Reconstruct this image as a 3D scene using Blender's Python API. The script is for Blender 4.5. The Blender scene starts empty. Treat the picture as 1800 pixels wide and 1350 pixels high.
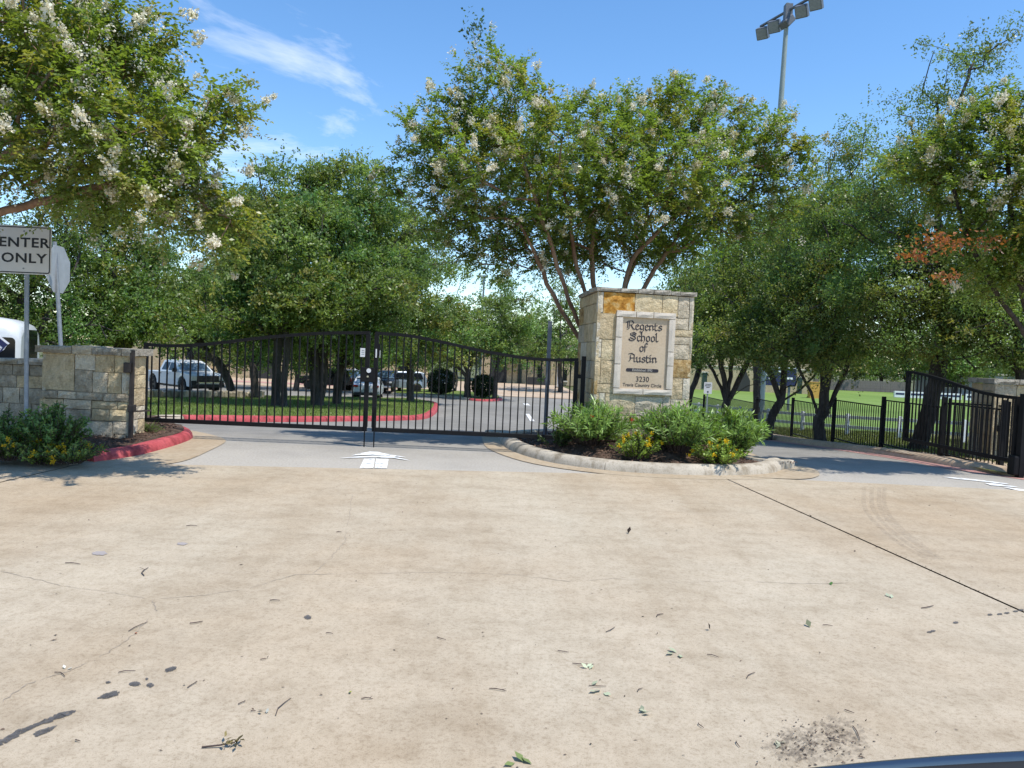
import bpy, bmesh, math, random
import numpy as np
from mathutils import Vector, Matrix

# ------------------------------------------------------------------ camera, sky, sun, exposure
S = bpy.context.scene
COL = S.collection
F = 1350.0                                  # focal length in photo pixels (photo 1800 x 1350)
CAMZ = 1.75
PITCH = math.atan((675 - 622) / F)          # looking slightly down
ROLL = 0.043
_f = Vector((0, math.cos(PITCH), -math.sin(PITCH)))
_u0 = Vector((0, math.sin(PITCH), math.cos(PITCH)))
_r0 = Vector((1, 0, 0))
_r = _r0 * math.cos(ROLL) + _u0 * math.sin(ROLL)
_u = _u0 * math.cos(ROLL) - _r0 * math.sin(ROLL)
cam = bpy.data.cameras.new('camera'); camo = bpy.data.objects.new('camera', cam); COL.objects.link(camo)
cam.lens = 27.0; cam.sensor_width = 36.0; cam.clip_end = 4000; cam.clip_start = 0.05
M4 = Matrix(((_r.x, _u.x, -_f.x, 0), (_r.y, _u.y, -_f.y, 0), (_r.z, _u.z, -_f.z, CAMZ), (0, 0, 0, 1)))
camo.matrix_world = M4
S.camera = camo

SUN_EL = math.radians(65)
SUN_H = Vector((0.80, -0.55)).normalized()   # where the sun stands, seen from above
SUN_DIR = Vector((SUN_H.x * math.cos(SUN_EL), SUN_H.y * math.cos(SUN_EL), math.sin(SUN_EL)))
sl = bpy.data.lights.new('sun', 'SUN'); sl.energy = 3.6; sl.angle = math.radians(0.55); sl.color = (1.0, 0.955, 0.88)
so = bpy.data.objects.new('sun', sl); COL.objects.link(so)
so.rotation_euler = SUN_DIR.to_track_quat('Z', 'Y').to_euler()

W = bpy.data.worlds.new('World'); S.world = W; W.use_nodes = True
nt = W.node_tree; N = nt.nodes; L = nt.links
N.clear()
wo = N.new('ShaderNodeOutputWorld'); bg = N.new('ShaderNodeBackground'); L.new(bg.outputs[0], wo.inputs[0])
sky = N.new('ShaderNodeTexSky'); sky.sky_type = 'NISHITA'; sky.sun_disc = False
sky.sun_elevation = SUN_EL; sky.sun_rotation = math.atan2(SUN_H.x, SUN_H.y)
sky.air_density = 1.0; sky.dust_density = 0.1; sky.ozone_density = 2.0; sky.altitude = 200
bg.inputs[1].default_value = 0.15
tc = N.new('ShaderNodeTexCoord'); sep = N.new('ShaderNodeSeparateXYZ'); L.new(tc.outputs['Generated'], sep.inputs[0])
def wmath(op, a, b=None, clamp=False):
    n = N.new('ShaderNodeMath'); n.operation = op; n.use_clamp = clamp
    for i, v in enumerate((a, b)):
        if v is None: continue
        if isinstance(v, (int, float)): n.inputs[i].default_value = v
        else: L.new(v, n.inputs[i])
    return n.outputs[0]
den = wmath('ADD', wmath('MAXIMUM', sep.outputs[2], 0.0), 0.12)
cx = wmath('DIVIDE', sep.outputs[0], den); cy = wmath('DIVIDE', sep.outputs[1], den)
cmb = N.new('ShaderNodeCombineXYZ'); L.new(cx, cmb.inputs[0]); L.new(cy, cmb.inputs[1])
mp = N.new('ShaderNodeMapping'); L.new(cmb.outputs[0], mp.inputs[0])
mp.inputs['Location'].default_value = (-.08, .435, 0); mp.inputs['Rotation'].default_value = (0, 0, 0.8); mp.inputs['Scale'].default_value = (0.8, 0.9, 1)
n1 = N.new('ShaderNodeTexNoise'); L.new(mp.outputs[0], n1.inputs['Vector']); n1.inputs['Scale'].default_value = 0.75; n1.inputs['Detail'].default_value = 12; n1.inputs['Roughness'].default_value = 0.62; n1.inputs['Distortion'].default_value = 0.9
cr = N.new('ShaderNodeValToRGB'); L.new(n1.outputs[0], cr.inputs[0])
cr.color_ramp.elements[0].position = 0.595; cr.color_ramp.elements[0].color = (0, 0, 0, 1)
cr.color_ramp.elements[1].position = 0.74; cr.color_ramp.elements[1].color = (0.9, 0.9, 0.9, 1)
hs = N.new('ShaderNodeHueSaturation'); hs.inputs['Saturation'].default_value = 1.2; hs.inputs['Value'].default_value = 1.05; L.new(sky.outputs[0], hs.inputs['Color'])
mix = N.new('ShaderNodeMixRGB'); L.new(cr.outputs[0], mix.inputs[0]); L.new(hs.outputs[0], mix.inputs[1])
mix.inputs[2].default_value = (6.2, 6.4, 6.7, 1)
L.new(mix.outputs[0], bg.inputs[0])

S.view_settings.view_transform = 'Standard'; S.view_settings.look = 'None'
S.view_settings.exposure = 0.55; S.view_settings.gamma = 1.0; S.view_settings.use_curve_mapping = False
S.cycles.max_bounces = 6; S.cycles.transparent_max_bounces = 6; S.cycles.diffuse_bounces = 3; S.cycles.glossy_bounces = 3; S.cycles.transmission_bounces = 4
S.cycles.caustics_reflective = False; S.cycles.caustics_refractive = False

# ------------------------------------------------------------------ terrain and projection helpers
_ys = np.arange(-80, 400, 1.0)
_zp = np.interp(_ys, [-80, 13, 16, 18.4, 22.8, 30, 39, 55, 66, 400], [0, 0, -.07, -.21, -.5, -.85, -1.2, -1.85, -1.97, -1.97])
_zp = np.convolve(np.pad(_zp, 1, mode='edge'), [.25, .5, .25], mode='valid')
def zg(y): return float(np.interp(y, _ys, _zp))
def ray(px, py): return _f * F + _r * (px - 900) + _u * (675 - py)
def at(px, py, Y):
    d = ray(px, py); t = Y / d.y
    return Vector((d.x * t, Y, CAMZ + d.z * t))
def G(px, py, off=0.0):
    d = ray(px, py); Y0 = 1.0; g0 = None
    Y = 0.6
    while Y < 300:
        g = CAMZ + d.z * Y / d.y - zg(Y) - off
        if g <= 0:
            lo, hi = Y - .25, Y
            for _ in range(30):
                m = (lo + hi) / 2
                if CAMZ + d.z * m / d.y - zg(m) - off > 0: lo = m
                else: hi = m
            return at(px, py, hi)
        Y += .25
    return at(px, py, 300)
def G2(px, py, off=0.0):
    p = G(px, py, off); return (p.x, p.y)

# ------------------------------------------------------------------ objects
def tag(o, label=None, cat=None, group=None, kind=None):
    if label: o['label'] = label
    if cat: o['category'] = cat
    if group: o['group'] = group
    if kind: o['kind'] = kind
    return o
def link(name, me, mat=None, parent=None, loc=None):
    o = bpy.data.objects.new(name, me); COL.objects.link(o)
    if mat is not None and me is not None:
        for m in (mat if isinstance(mat, (list, tuple)) else [mat]):
            if len(me.materials) == 0 or isinstance(mat, (list, tuple)): me.materials.append(m)
    if parent is not None: o.parent = parent
    if loc is not None: o.location = loc
    return o
def empty(name, loc=(0, 0, 0), rz=0.0, **k):
    o = bpy.data.objects.new(name, None); COL.objects.link(o); o.location = loc; o.rotation_euler = (0, 0, rz)
    o.empty_display_size = 0.2
    return tag(o, **k)

class MB:
    def __init__(s): s.v = []; s.f = []; s.sm = []
    def add(s, vs, fs, smooth=False):
        b = len(s.v); s.v += [tuple(p) for p in vs]; s.f += [tuple(b + i for i in f) for f in fs]; s.sm += [smooth] * len(fs); return s
    def box(s, c, d, rz=0.0, R=None):
        hx, hy, hz = d[0] / 2, d[1] / 2, d[2] / 2
        vs = [Vector((x, y, z)) for x in (-hx, hx) for y in (-hy, hy) for z in (-hz, hz)]
        if R is None: R = Matrix.Rotation(rz, 3, 'Z')
        c = Vector(c)
        return s.add([R @ v + c for v in vs], [(0, 1, 3, 2), (4, 6, 7, 5), (0, 4, 5, 1), (2, 3, 7, 6), (0, 2, 6, 4), (1, 5, 7, 3)])
    def bar(s, a, b, w, h=None):
        a = Vector(a); b = Vector(b); d = b - a; h = h or w
        R = d.to_track_quat('Z', 'Y').to_matrix() if abs(d.normalized().z) < .98 else Matrix.Identity(3)
        return s.box((a + b) / 2, (w, h, d.length), R=R)
    def tube(s, pts, rad, n=8, cap=True):
        pts = [Vector(p) for p in pts]
        if isinstance(rad, (int, float)): rad = [rad] * len(pts)
        t = (pts[1] - pts[0]).normalized()
        a = Vector((1, 0, 0)) if abs(t.x) < .8 else Vector((0, 1, 0))
        a = (a - t * a.dot(t)).normalized()
        rings = []
        for i, p in enumerate(pts):
            t = (pts[min(i + 1, len(pts) - 1)] - pts[max(i - 1, 0)])
            t = t.normalized() if t.length > 1e-9 else Vector((0, 0, 1))
            a = (a - t * a.dot(t)).normalized(); b = t.cross(a)
            rings.append([p + (a * math.cos(2 * math.pi * k / n) + b * math.sin(2 * math.pi * k / n)) * rad[i] for k in range(n)])
        vs = [q for r_ in rings for q in r_]; fs = []
        for i in range(len(pts) - 1):
            for k in range(n):
                fs.append((i * n + k, i * n + (k + 1) % n, (i + 1) * n + (k + 1) % n, (i + 1) * n + k))
        s.add(vs, fs, True)
        if cap:
            s.add(rings[0], [tuple(range(n))[::-1]]); s.add(rings[-1], [tuple(range(n))])
        return s
    def poly_extrude(s, pts2, fn, lo, hi):
        """pts2 outline; fn(u, v, w) -> xyz; w from lo to hi"""
        n = len(pts2); vs = [fn(u, v, lo) for u, v in pts2] + [fn(u, v, hi) for u, v in pts2]
        fs = [tuple(range(n))[::-1], tuple(range(n, 2 * n))] + [(i, (i + 1) % n, n + (i + 1) % n, n + i) for i in range(n)]
        return s.add(vs, fs)
    def mesh(s, name, bevel=0.0, seg=2):
        me = bpy.data.meshes.new(name); me.from_pydata(s.v, [], s.f)
        me.polygons.foreach_set('use_smooth', s.sm)
        if bevel:
            bm = bmesh.new(); bm.from_mesh(me)
            bmesh.ops.remove_doubles(bm, verts=bm.verts, dist=1e-5)
            bmesh.ops.recalc_face_normals(bm, faces=bm.faces)
            bmesh.ops.bevel(bm, geom=[e for e in bm.edges if len(e.link_faces) == 2 and e.calc_face_angle(0) > .5], offset=bevel, segments=seg, affect='EDGES', profile=.6, clamp_overlap=True)
            bm.to_mesh(me); bm.free()
        else:
            bm = bmesh.new(); bm.from_mesh(me); bmesh.ops.recalc_face_normals(bm, faces=bm.faces); bm.to_mesh(me); bm.free()
        me.update(); return me
    def obj(s, name, mat, parent=None, bevel=0.0, seg=2, loc=None):
        return link(name, s.mesh(name, bevel, seg), mat, parent, loc)

# ------------------------------------------------------------------ materials
def newmat(name):
    m = bpy.data.materials.new(name); m.use_nodes = True
    return m, m.node_tree.nodes, m.node_tree.links, m.node_tree.nodes['Principled BSDF']
def ramp(nt_n, els):
    r_ = nt_n.new('ShaderNodeValToRGB'); e = r_.color_ramp.elements
    while len(e) < len(els): e.new(0.5)
    for i, (p, c) in enumerate(els): e[i].position = p; e[i].color = (*c, 1)
    return r_
def noise(n, l, vec, scale, detail=4, rough=.55, dist=0.0):
    t = n.new('ShaderNodeTexNoise'); t.inputs['Scale'].default_value = scale; t.inputs['Detail'].default_value = detail
    t.inputs['Roughness'].default_value = rough; t.inputs['Distortion'].default_value = dist
    if vec is not None: l.new(vec, t.inputs['Vector'])
    return t
def plain(name, col, rough=.6, metal=0.0, spec=.5, var=.12, scale=6.0, bump=0.0, bscale=40.0, coord='Object'):
    m, n, l, b = newmat(name)
    b.inputs['Roughness'].default_value = rough; b.inputs['Metallic'].default_value = metal; b.inputs['Specular IOR Level'].default_value = spec
    t = n.new('ShaderNodeTexCoord')
    nz = noise(n, l, t.outputs[coord], scale, 5, .6)
    c0 = tuple(max(0, c * (1 - var)) for c in col); c1 = tuple(min(1, c * (1 + var)) for c in col)
    r_ = ramp(n, [(.3, c0), (.7, c1)]); l.new(nz.outputs[0], r_.inputs[0]); l.new(r_.outputs[0], b.inputs['Base Color'])
    if bump:
        nb = noise(n, l, t.outputs[coord], bscale, 5, .6); bp = n.new('ShaderNodeBump'); bp.inputs['Strength'].default_value = bump; bp.inputs['Distance'].default_value = .02
        l.new(nb.outputs[0], bp.inputs['Height']); l.new(bp.outputs[0], b.inputs['Normal'])
    return m
def layered(name, layers, rough=.9, bump=.3, bscale=60, bdist=.01, spec=.25):
    """layers: list of (scale, detail, [(pos,col)...], mixmode, fac, stretch)"""
    m, n, l, b = newmat(name); b.inputs['Roughness'].default_value = rough; b.inputs['Specular IOR Level'].default_value = spec
    t = n.new('ShaderNodeTexCoord'); cur = None
    for (sc, de, els, mode, fac, st) in layers:
        mpn = n.new('ShaderNodeMapping'); mpn.inputs['Scale'].default_value = st; l.new(t.outputs['Object'], mpn.inputs[0])
        nz = noise(n, l, mpn.outputs[0], sc, de, .6); r_ = ramp(n, els); l.new(nz.outputs[0], r_.inputs[0])
        if cur is None: cur = r_.outputs[0]
        else:
            mx = n.new('ShaderNodeMixRGB'); mx.blend_type = mode; mx.inputs[0].default_value = fac
            l.new(cur, mx.inputs[1]); l.new(r_.outputs[0], mx.inputs[2]); cur = mx.outputs[0]
    l.new(cur, b.inputs['Base Color'])
    if bump:
        nb = noise(n, l, t.outputs['Object'], bscale, 6, .65); bp = n.new('ShaderNodeBump'); bp.inputs['Strength'].default_value = bump; bp.inputs['Distance'].default_value = bdist
        l.new(nb.outputs[0], bp.inputs['Height']); l.new(bp.outputs[0], b.inputs['Normal'])
    return m
def leafmat(name, trans=.35, rough=.42, tcol=(1.25, 1.35, .55), spec=.45):
    m, n, l, b = newmat(name)
    a = n.new('ShaderNodeAttribute'); a.attribute_name = 'tint'
    l.new(a.outputs['Color'], b.inputs['Base Color']); b.inputs['Roughness'].default_value = rough; b.inputs['Specular IOR Level'].default_value = spec
    tr = n.new('ShaderNodeBsdfTranslucent'); mu = n.new('ShaderNodeMixRGB'); mu.blend_type = 'MULTIPLY'; mu.inputs[0].default_value = 1; l.new(a.outputs['Color'], mu.inputs[1]); mu.inputs[2].default_value = (*tcol, 1)
    l.new(mu.outputs[0], tr.inputs[0])
    ms = n.new('ShaderNodeMixShader'); ms.inputs[0].default_value = trans
    l.new(b.outputs[0], ms.inputs[1]); l.new(tr.outputs[0], ms.inputs[2]); l.new(ms.outputs[0], n['Material Output'].inputs[0])
    return m
W1 = (1, 1, 1)
MAT = {}
MAT['concrete'] = layered('concrete_tan', [
    (.22, 5, [(.32, (.40, .31, .208)), (.48, (.42, .346, .25)), (.66, (.47, .408, .31))], '', 0, (1, .8, 1)),
    (.55, 5, [(.3, (.86, .82, .77)), (.5, (1.0, 1.0, 1.0)), (.72, (1.10, 1.10, 1.11))], 'MULTIPLY', .7, (2.2, .28, 1)),
    (1.5, 9, [(.34, (.84, .82, .79)), (.5, (1.0, 1.0, 1.0)), (.7, (1.08, 1.08, 1.08))], 'MULTIPLY', .7, (.8, 1.6, 1)),
    (8, 9, [(.36, (.86, .84, .81)), (.52, (1.02, 1.02, 1.02)), (.7, (1.06, 1.06, 1.06))], 'MULTIPLY', .6, (1.2, .9, 1)),
    (42, 8, [(.34, (.72, .68, .63)), (.47, (1.0, 1.0, 1.0)), (.72, (1.12, 1.12, 1.13))], 'MULTIPLY', .6, W1),
    (170, 3, [(.33, (.52, .47, .42)), (.46, (1.03, 1.03, 1.03))], 'MULTIPLY', .55, W1)], rough=.92, bump=.45, bscale=150, bdist=.004)
MAT['gutter'] = layered('gutter_concrete', [(.8, 6, [(.3, (.36, .275, .18)), (.7, (.45, .375, .275))], '', 0, W1), (12, 6, [(.35, (.75, .7, .64)), (.6, (1.05, 1.05, 1.05))], 'MULTIPLY', .6, W1)], bump=.3, bscale=80, bdist=.004)
MAT['curb'] = layered('curb_concrete', [(1.1, 6, [(.3, (.36, .31, .24)), (.7, (.52, .46, .37))], '', 0, W1), (5, 8, [(.34, (.5, .46, .40)), (.5, (.98, .98, .98)), (.7, (1.1, 1.1, 1.1))], 'MULTIPLY', .8, (1, 1, .5)), (40, 6, [(.34, (.65, .6, .55)), (.5, (1.04, 1.04, 1.04))], 'MULTIPLY', .6, W1)], bump=.6, bscale=60, bdist=.006)
MAT['red_curb'] = layered('red_curb_paint', [(1.5, 6, [(.3, (.34, .05, .058)), (.7, (.47, .095, .10))], '', 0, W1), (5, 8, [(.36, (.55, .5, .5)), (.5, (1, 1, 1)), (.7, (1.08, 1.15, 1.15))], 'MULTIPLY', .8, W1), (26, 6, [(.34, (.62, .6, .6)), (.5, (1.05, 1.05, 1.05))], 'MULTIPLY', .6, W1)], rough=.8, bump=.3, bscale=60, bdist=.004)
def dusty_asphalt():
    m = layered('asphalt_worn', [
        (.25, 6, [(.3, (.205, .192, .17)), (.7, (.285, .268, .24))], '', 0, (1, .5, 1)),
        (1.8, 7, [(.35, (.8, .8, .8)), (.65, (1.12, 1.12, 1.1))], 'MULTIPLY', .6, W1),
        (60, 3, [(.35, (.6, .6, .6)), (.6, (1.15, 1.15, 1.15))], 'MULTIPLY', .5, W1)], rough=.9, bump=.5, bscale=140, bdist=.006)
    n, l = m.node_tree.nodes, m.node_tree.links; b = n['Principled BSDF']; src = b.inputs['Base Color'].links[0].from_socket
    t = n.new('ShaderNodeTexCoord'); s = n.new('ShaderNodeSeparateXYZ'); l.new(t.outputs['Object'], s.inputs[0])
    nz = noise(n, l, t.outputs['Object'], .5, 7, .65); ad = n.new('ShaderNodeMath'); ad.operation = 'MULTIPLY_ADD'; l.new(nz.outputs[0], ad.inputs[0]); ad.inputs[1].default_value = -5.0; l.new(s.outputs[1], ad.inputs[2])
    mr = n.new('ShaderNodeMapRange'); l.new(ad.outputs[0], mr.inputs[0]); mr.inputs[1].default_value = 9.0; mr.inputs[2].default_value = 13.0; mr.inputs[3].default_value = .85; mr.inputs[4].default_value = 0.0
    mx = n.new('ShaderNodeMixRGB'); l.new(mr.outputs[0], mx.inputs[0]); l.new(src, mx.inputs[1])
    n2 = noise(n, l, t.outputs['Object'], 30, 5, .7); r2 = ramp(n, [(.35, (.36, .32, .265)), (.65, (.50, .46, .40))]); l.new(n2.outputs[0], r2.inputs[0]); l.new(r2.outputs[0], mx.inputs[2])
    l.new(mx.outputs[0], b.inputs['Base Color']); return m
MAT['asphalt'] = dusty_asphalt()
MAT['tar'] = plain('tar_seal', (.085, .08, .078), .88, var=.5, scale=30, bump=.4, bscale=120)
_n, _l = MAT['tar'].node_tree.nodes, MAT['tar'].node_tree.links; _t = _n.new('ShaderNodeTexCoord'); _z = noise(_n, _l, _t.outputs['Object'], 75, 6, .75); _q = ramp(_n, [(.33, (.15, .15, .15)), (.5, (.88, .88, .88))]); _l.new(_z.outputs[0], _q.inputs[0]); _l.new(_q.outputs[0], _n['Principled BSDF'].inputs['Alpha'])
MAT['crack'] = plain('crack_dirt', (.17, .13, .095), .95, var=.4, scale=20)
MAT['crack_faint'] = plain('crack_fine', (.30, .25, .195), .95, var=.15, scale=20)
MAT['paint'] = layered('road_paint', [(7, 9, [(.36, (.28, .275, .265)), (.42, (.62, .62, .6)), (.52, (.8, .8, .78))], '', 0, W1)], rough=.7, bump=.2)
MAT['mulch'] = layered('mulch', [(6, 7, [(.3, (.05, .032, .022)), (.7, (.16, .105, .075))], '', 0, W1), (40, 5, [(.35, (.5, .5, .5)), (.65, (1.3, 1.3, 1.3))], 'MULTIPLY', .7, W1)], bump=1.0, bscale=45, bdist=.03)
MAT['soil'] = layered('dry_ground', [(.4, 7, [(.3, (.10, .085, .05)), (.5, (.11, .13, .05)), (.7, (.18, .14, .09))], '', 0, W1), (9, 6, [(.35, (.6, .6, .6)), (.65, (1.2, 1.2, 1.2))], 'MULTIPLY', .7, W1)], bump=.6, bscale=30, bdist=.03)
MAT['lawn'] = layered('lawn', [(.7, 7, [(.3, (.11, .16, .03)), (.7, (.17, .22, .05))], '', 0, W1), (22, 6, [(.35, (.55, .55, .5)), (.65, (1.25, 1.25, 1.2))], 'MULTIPLY', .7, W1)], bump=.8, bscale=60, bdist=.04)
MAT['field'] = layered('sports_field_turf', [(.09, 5, [(.3, (.12, .19, .035)), (.5, (.15, .23, .045)), (.7, (.18, .25, .06))], '', 0, (1, .25, 1)), (.16, 2, [(.4, (.88, .9, .85)), (.6, (1.1, 1.08, 1.1))], 'MULTIPLY', .7, (.2, 1.6, 1)), (4, 6, [(.35, (.8, .8, .75)), (.65, (1.15, 1.15, 1.1))], 'MULTIPLY', .6, W1)], bump=.4, bscale=40, bdist=.03)
MAT['dry_grass'] = layered('dry_grass', [(.5, 7, [(.3, (.13, .16, .04)), (.7, (.26, .22, .09))], '', 0, W1), (22, 6, [(.35, (.55, .55, .5)), (.65, (1.25, 1.25, 1.2))], 'MULTIPLY', .7, W1)], bump=.8, bscale=60, bdist=.04)
MAT['walk'] = layered('sidewalk', [(.6, 6, [(.3, (.42, .30, .2)), (.7, (.52, .42, .31))], '', 0, W1), (12, 6, [(.35, (.75, .7, .66)), (.6, (1.05, 1.05, 1.05))], 'MULTIPLY', .6, W1)], bump=.3, bscale=80, bdist=.004)
def stone(name, a, b, stain=.55):
    return layered(name, [(2.6, 7, [(.3, a), (.7, b)], '', 0, (1, 1, 1.6)), (7, 8, [(.34, (.42, .40, .36)), (.56, (1.05, 1.05, 1.05))], 'MULTIPLY', stain, (1.4, 1.4, .7)), (38, 4, [(.35, (.72, .7, .66)), (.6, (1.06, 1.06, 1.06))], 'MULTIPLY', .5, W1)], rough=.93, bump=1.0, bscale=18, bdist=.035)
MAT['st_cream'] = stone('limestone_cream', (.58, .455, .265), (.69, .58, .385), .3)
MAT['st_pale'] = stone('limestone_pale', (.58, .51, .385), (.69, .62, .495), .3)
MAT['st_grey'] = stone('limestone_weathered', (.48, .405, .295), (.62, .54, .41), .42)
MAT['st_tan'] = stone('limestone_tan', (.51, .395, .235), (.63, .52, .345), .42)
MAT['st_dark'] = stone('limestone_dark', (.30, .26, .195), (.48, .415, .315), .58)
MAT['st_orange'] = layered('limestone_ochre', [(9, 8, [(.34, (.30, .13, .02)), (.5, (.52, .26, .05)), (.66, (.60, .44, .2))], '', 0, W1)], rough=.93, bump=.8, bscale=30, bdist=.02)
MAT['st_brown'] = layered('limestone_brown', [(8, 8, [(.34, (.19, .11, .04)), (.5, (.42, .28, .12)), (.66, (.5, .40, .24))], '', 0, W1)], rough=.93, bump=.8, bscale=30, bdist=.02)
MAT['cap'] = stone('cap_stone', (.30, .27, .22), (.50, .46, .39), .7)
MAT['mortar'] = plain('mortar', (.30, .26, .20), .95, var=.25, scale=8, bump=.4)
MAT['frame_stone'] = plain('cut_stone_frame', (.60, .53, .44), .85, var=.08, scale=5, bump=.25, bscale=50)
MAT['panel'] = layered('sign_panel_stone', [(2, 6, [(.3, (.50, .38, .26)), (.7, (.57, .46, .33))], '', 0, (1, 1, .4)), (30, 4, [(.35, (.85, .84, .82)), (.6, (1.04, 1.04, 1.04))], 'MULTIPLY', .5, W1)], rough=.9, bump=.2, bscale=80)
MAT['letter'] = plain('black_lettering', (.018, .014, .022), .5, var=.3)
MAT['letter_pale'] = plain('pale_lettering', (.5, .46, .4), .7)
MAT['iron'] = plain('black_iron_paint', (.008, .008, .009), .6, var=.3, scale=12, spec=.2)
MAT['iron_old'] = plain('brown_black_steel', (.035, .026, .022), .6, var=.4, scale=9)
MAT['galv'] = plain('galvanised_steel', (.27, .30, .34), .5, metal=.35, var=.15, scale=14)
MAT['pole_dark'] = plain('weathered_grey_pole', (.13, .145, .17), .6, metal=.2, var=.15, scale=8)
MAT['green_pole'] = plain('grey_green_pole', (.26, .31, .30), .5, var=.1, scale=3)
MAT['sign_white'] = plain('sign_white_sheet', (.66, .66, .67), .45, var=.04, scale=5)
MAT['sign_black'] = plain('sign_black_ink', (.012, .012, .016), .5)
MAT['sign_back'] = plain('sign_back_aluminium', (.42, .44, .46), .5, metal=.3, var=.1)
MAT['glass'] = plain('dark_glass', (.008, .010, .013), .1, spec=.3, var=.2)
MAT['glass_blue'] = plain('windscreen_glass', (.09, .14, .2), .05, spec=1.0, var=.2)
MAT['white_paint'] = plain('white_vehicle_paint', (.62, .64, .65), .22, spec=.6, var=.03)
MAT['black_paint'] = plain('black_vehicle_paint', (.015, .015, .018), .2, spec=.6)
MAT['silver_paint'] = plain('silver_blue_paint', (.30, .36, .44), .25, metal=.3)
MAT['rubber'] = plain('tyre_rubber', (.014, .014, .014), .85, var=.3)
MAT['rim'] = plain('dark_rim', (.05, .05, .055), .4, metal=.6)
MAT['rim_silver'] = plain('silver_rim', (.45, .45, .47), .35, metal=.7)
MAT['chrome'] = plain('chrome', (.6, .6, .62), .15, metal=1.0)
MAT['lamp_red'] = plain('red_tail_lamp', (.35, .012, .012), .2)
MAT['lamp_white'] = plain('clear_lamp', (.7, .7, .68), .1, spec=.8)
MAT['plastic_black'] = plain('black_plastic', (.02, .02, .022), .6)
MAT['navy'] = plain('navy_print', (.012, .016, .075), .4)
MAT['white_print'] = plain('white_print', (.78, .78, .8), .5, var=.03)
MAT['wall_tan'] = stone('school_wall_limestone', (.44, .34, .2), (.56, .45, .3), .35)
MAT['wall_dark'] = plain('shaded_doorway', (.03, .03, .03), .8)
MAT['door_green'] = plain('dark_green_door', (.015, .035, .028), .5)
MAT['roof_grey'] = plain('metal_roof', (.3, .3, .31), .5, var=.1)
MAT['brick_red'] = plain('pink_paving', (.45, .24, .2), .9, var=.15, scale=3)
MAT['wood_fence'] = plain('weathered_cedar', (.17, .15, .13), .9, var=.25, scale=3)
MAT['white_rail'] = plain('white_rail_paint', (.74, .74, .74), .5, var=.05)
MAT['bark_oak'] = layered('oak_bark', [(5, 7, [(.3, (.035, .03, .026)), (.7, (.11, .095, .085))], '', 0, (1, 1, .3)), (30, 5, [(.35, (.5, .5, .5)), (.65, (1.25, 1.25, 1.25))], 'MULTIPLY', .7, (1, 1, .3))], bump=1.0, bscale=30, bdist=.03)
MAT['bark_crape'] = layered('crape_bark', [(3, 6, [(.3, (.16, .085, .055)), (.6, (.30, .20, .14)), (.75, (.40, .31, .24))], '', 0, (1, 1, .35)), (25, 4, [(.35, (.8, .8, .8)), (.6, (1.1, 1.1, 1.1))], 'MULTIPLY', .6, (1, 1, .3))], rough=.7, bump=.3, bscale=20, bdist=.01)
MAT['leaf'] = leafmat('crape_leaf', .42, .36, (1.25, 1.3, .5), .6)
MAT['leaf_oak'] = leafmat('oak_leaf', .42, .42, (1.25, 1.35, .6), .5)
MAT['leaf_bush'] = leafmat('oleander_leaf', .3, .4)
MAT['flower'] = leafmat('crape_blossom', .35, .8, (1, .97, .85), .1)
MAT['petal'] = leafmat('bright_petal', .2, .6, (1, 1, 1), .2)
MAT['litter'] = leafmat('dry_leaf', .1, .7, (1, 1, 1), .2)
MAT['twig'] = plain('dry_twig', (.075, .05, .042), .9, var=.4, scale=30)

# ------------------------------------------------------------------ ground sheets
def sheet(name, poly, off, mat, parent=None, kind='structure', label=None, cat=None, xcut=None, ycut=1.0, zfun=None):
    bm = bmesh.new(); bm.faces.new([bm.verts.new((x, y, 0)) for x, y in poly])
    ys = [p[1] for p in poly]; xs = [p[0] for p in poly]
    y = math.ceil(min(ys) / ycut) * ycut
    while y < min(max(ys), 70):
        bmesh.ops.bisect_plane(bm, geom=bm.verts[:] + bm.edges[:] + bm.faces[:], plane_co=(0, y, 0), plane_no=(0, 1, 0)); y += ycut
    if xcut:
        x = math.ceil(min(xs) / xcut) * xcut
        while x < max(xs):
            bmesh.ops.bisect_plane(bm, geom=bm.verts[:] + bm.edges[:] + bm.faces[:], plane_co=(x, 0, 0), plane_no=(1, 0, 0)); x += xcut
    bmesh.ops.triangulate(bm, faces=bm.faces)
    for v in bm.verts: v.co.z = zg(v.co.y) + off + (zfun(v.co.x, v.co.y) if zfun else 0)
    bmesh.ops.recalc_face_normals(bm, faces=bm.faces)
    for f in bm.faces:
        if f.normal.z < 0: f.normal_flip()
        f.smooth = bool(zfun)
    me = bpy.data.meshes.new(name); bm.to_mesh(me); bm.free()
    o = link(name, me, MAT[mat] if isinstance(mat, str) else mat, parent)
    if parent is None: tag(o, label, cat, kind=kind)
    return o
def lerp2(a, b, t): return (a[0] + (b[0] - a[0]) * t, a[1] + (b[1] - a[1]) * t)
def smooth_poly(pts, n=4, closed=False):
    P = [Vector((p[0], p[1], 0)) for p in pts]; out = []
    m = len(P); rng = range(m if closed else m - 1)
    for i in rng:
        if closed: p0, p1, p2, p3 = P[(i - 1) % m], P[i], P[(i + 1) % m], P[(i + 2) % m]
        else: p0, p1, p2, p3 = P[max(i - 1, 0)], P[i], P[i + 1], P[min(i + 2, m - 1)]
        for k in range(n):
            t = k / n
            q = .5 * ((2 * p1) + (p2 - p0) * t + (2 * p0 - 5 * p1 + 4 * p2 - p3) * t * t + (3 * p1 - p0 - 3 * p2 + p3) * t ** 3)
            out.append((q.x, q.y))
    if not closed: out.append((P[-1].x, P[-1].y))
    return out
def area2(p): return sum(p[i][0] * p[(i + 1) % len(p)][1] - p[(i + 1) % len(p)][0] * p[i][1] for i in range(len(p))) / 2
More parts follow.
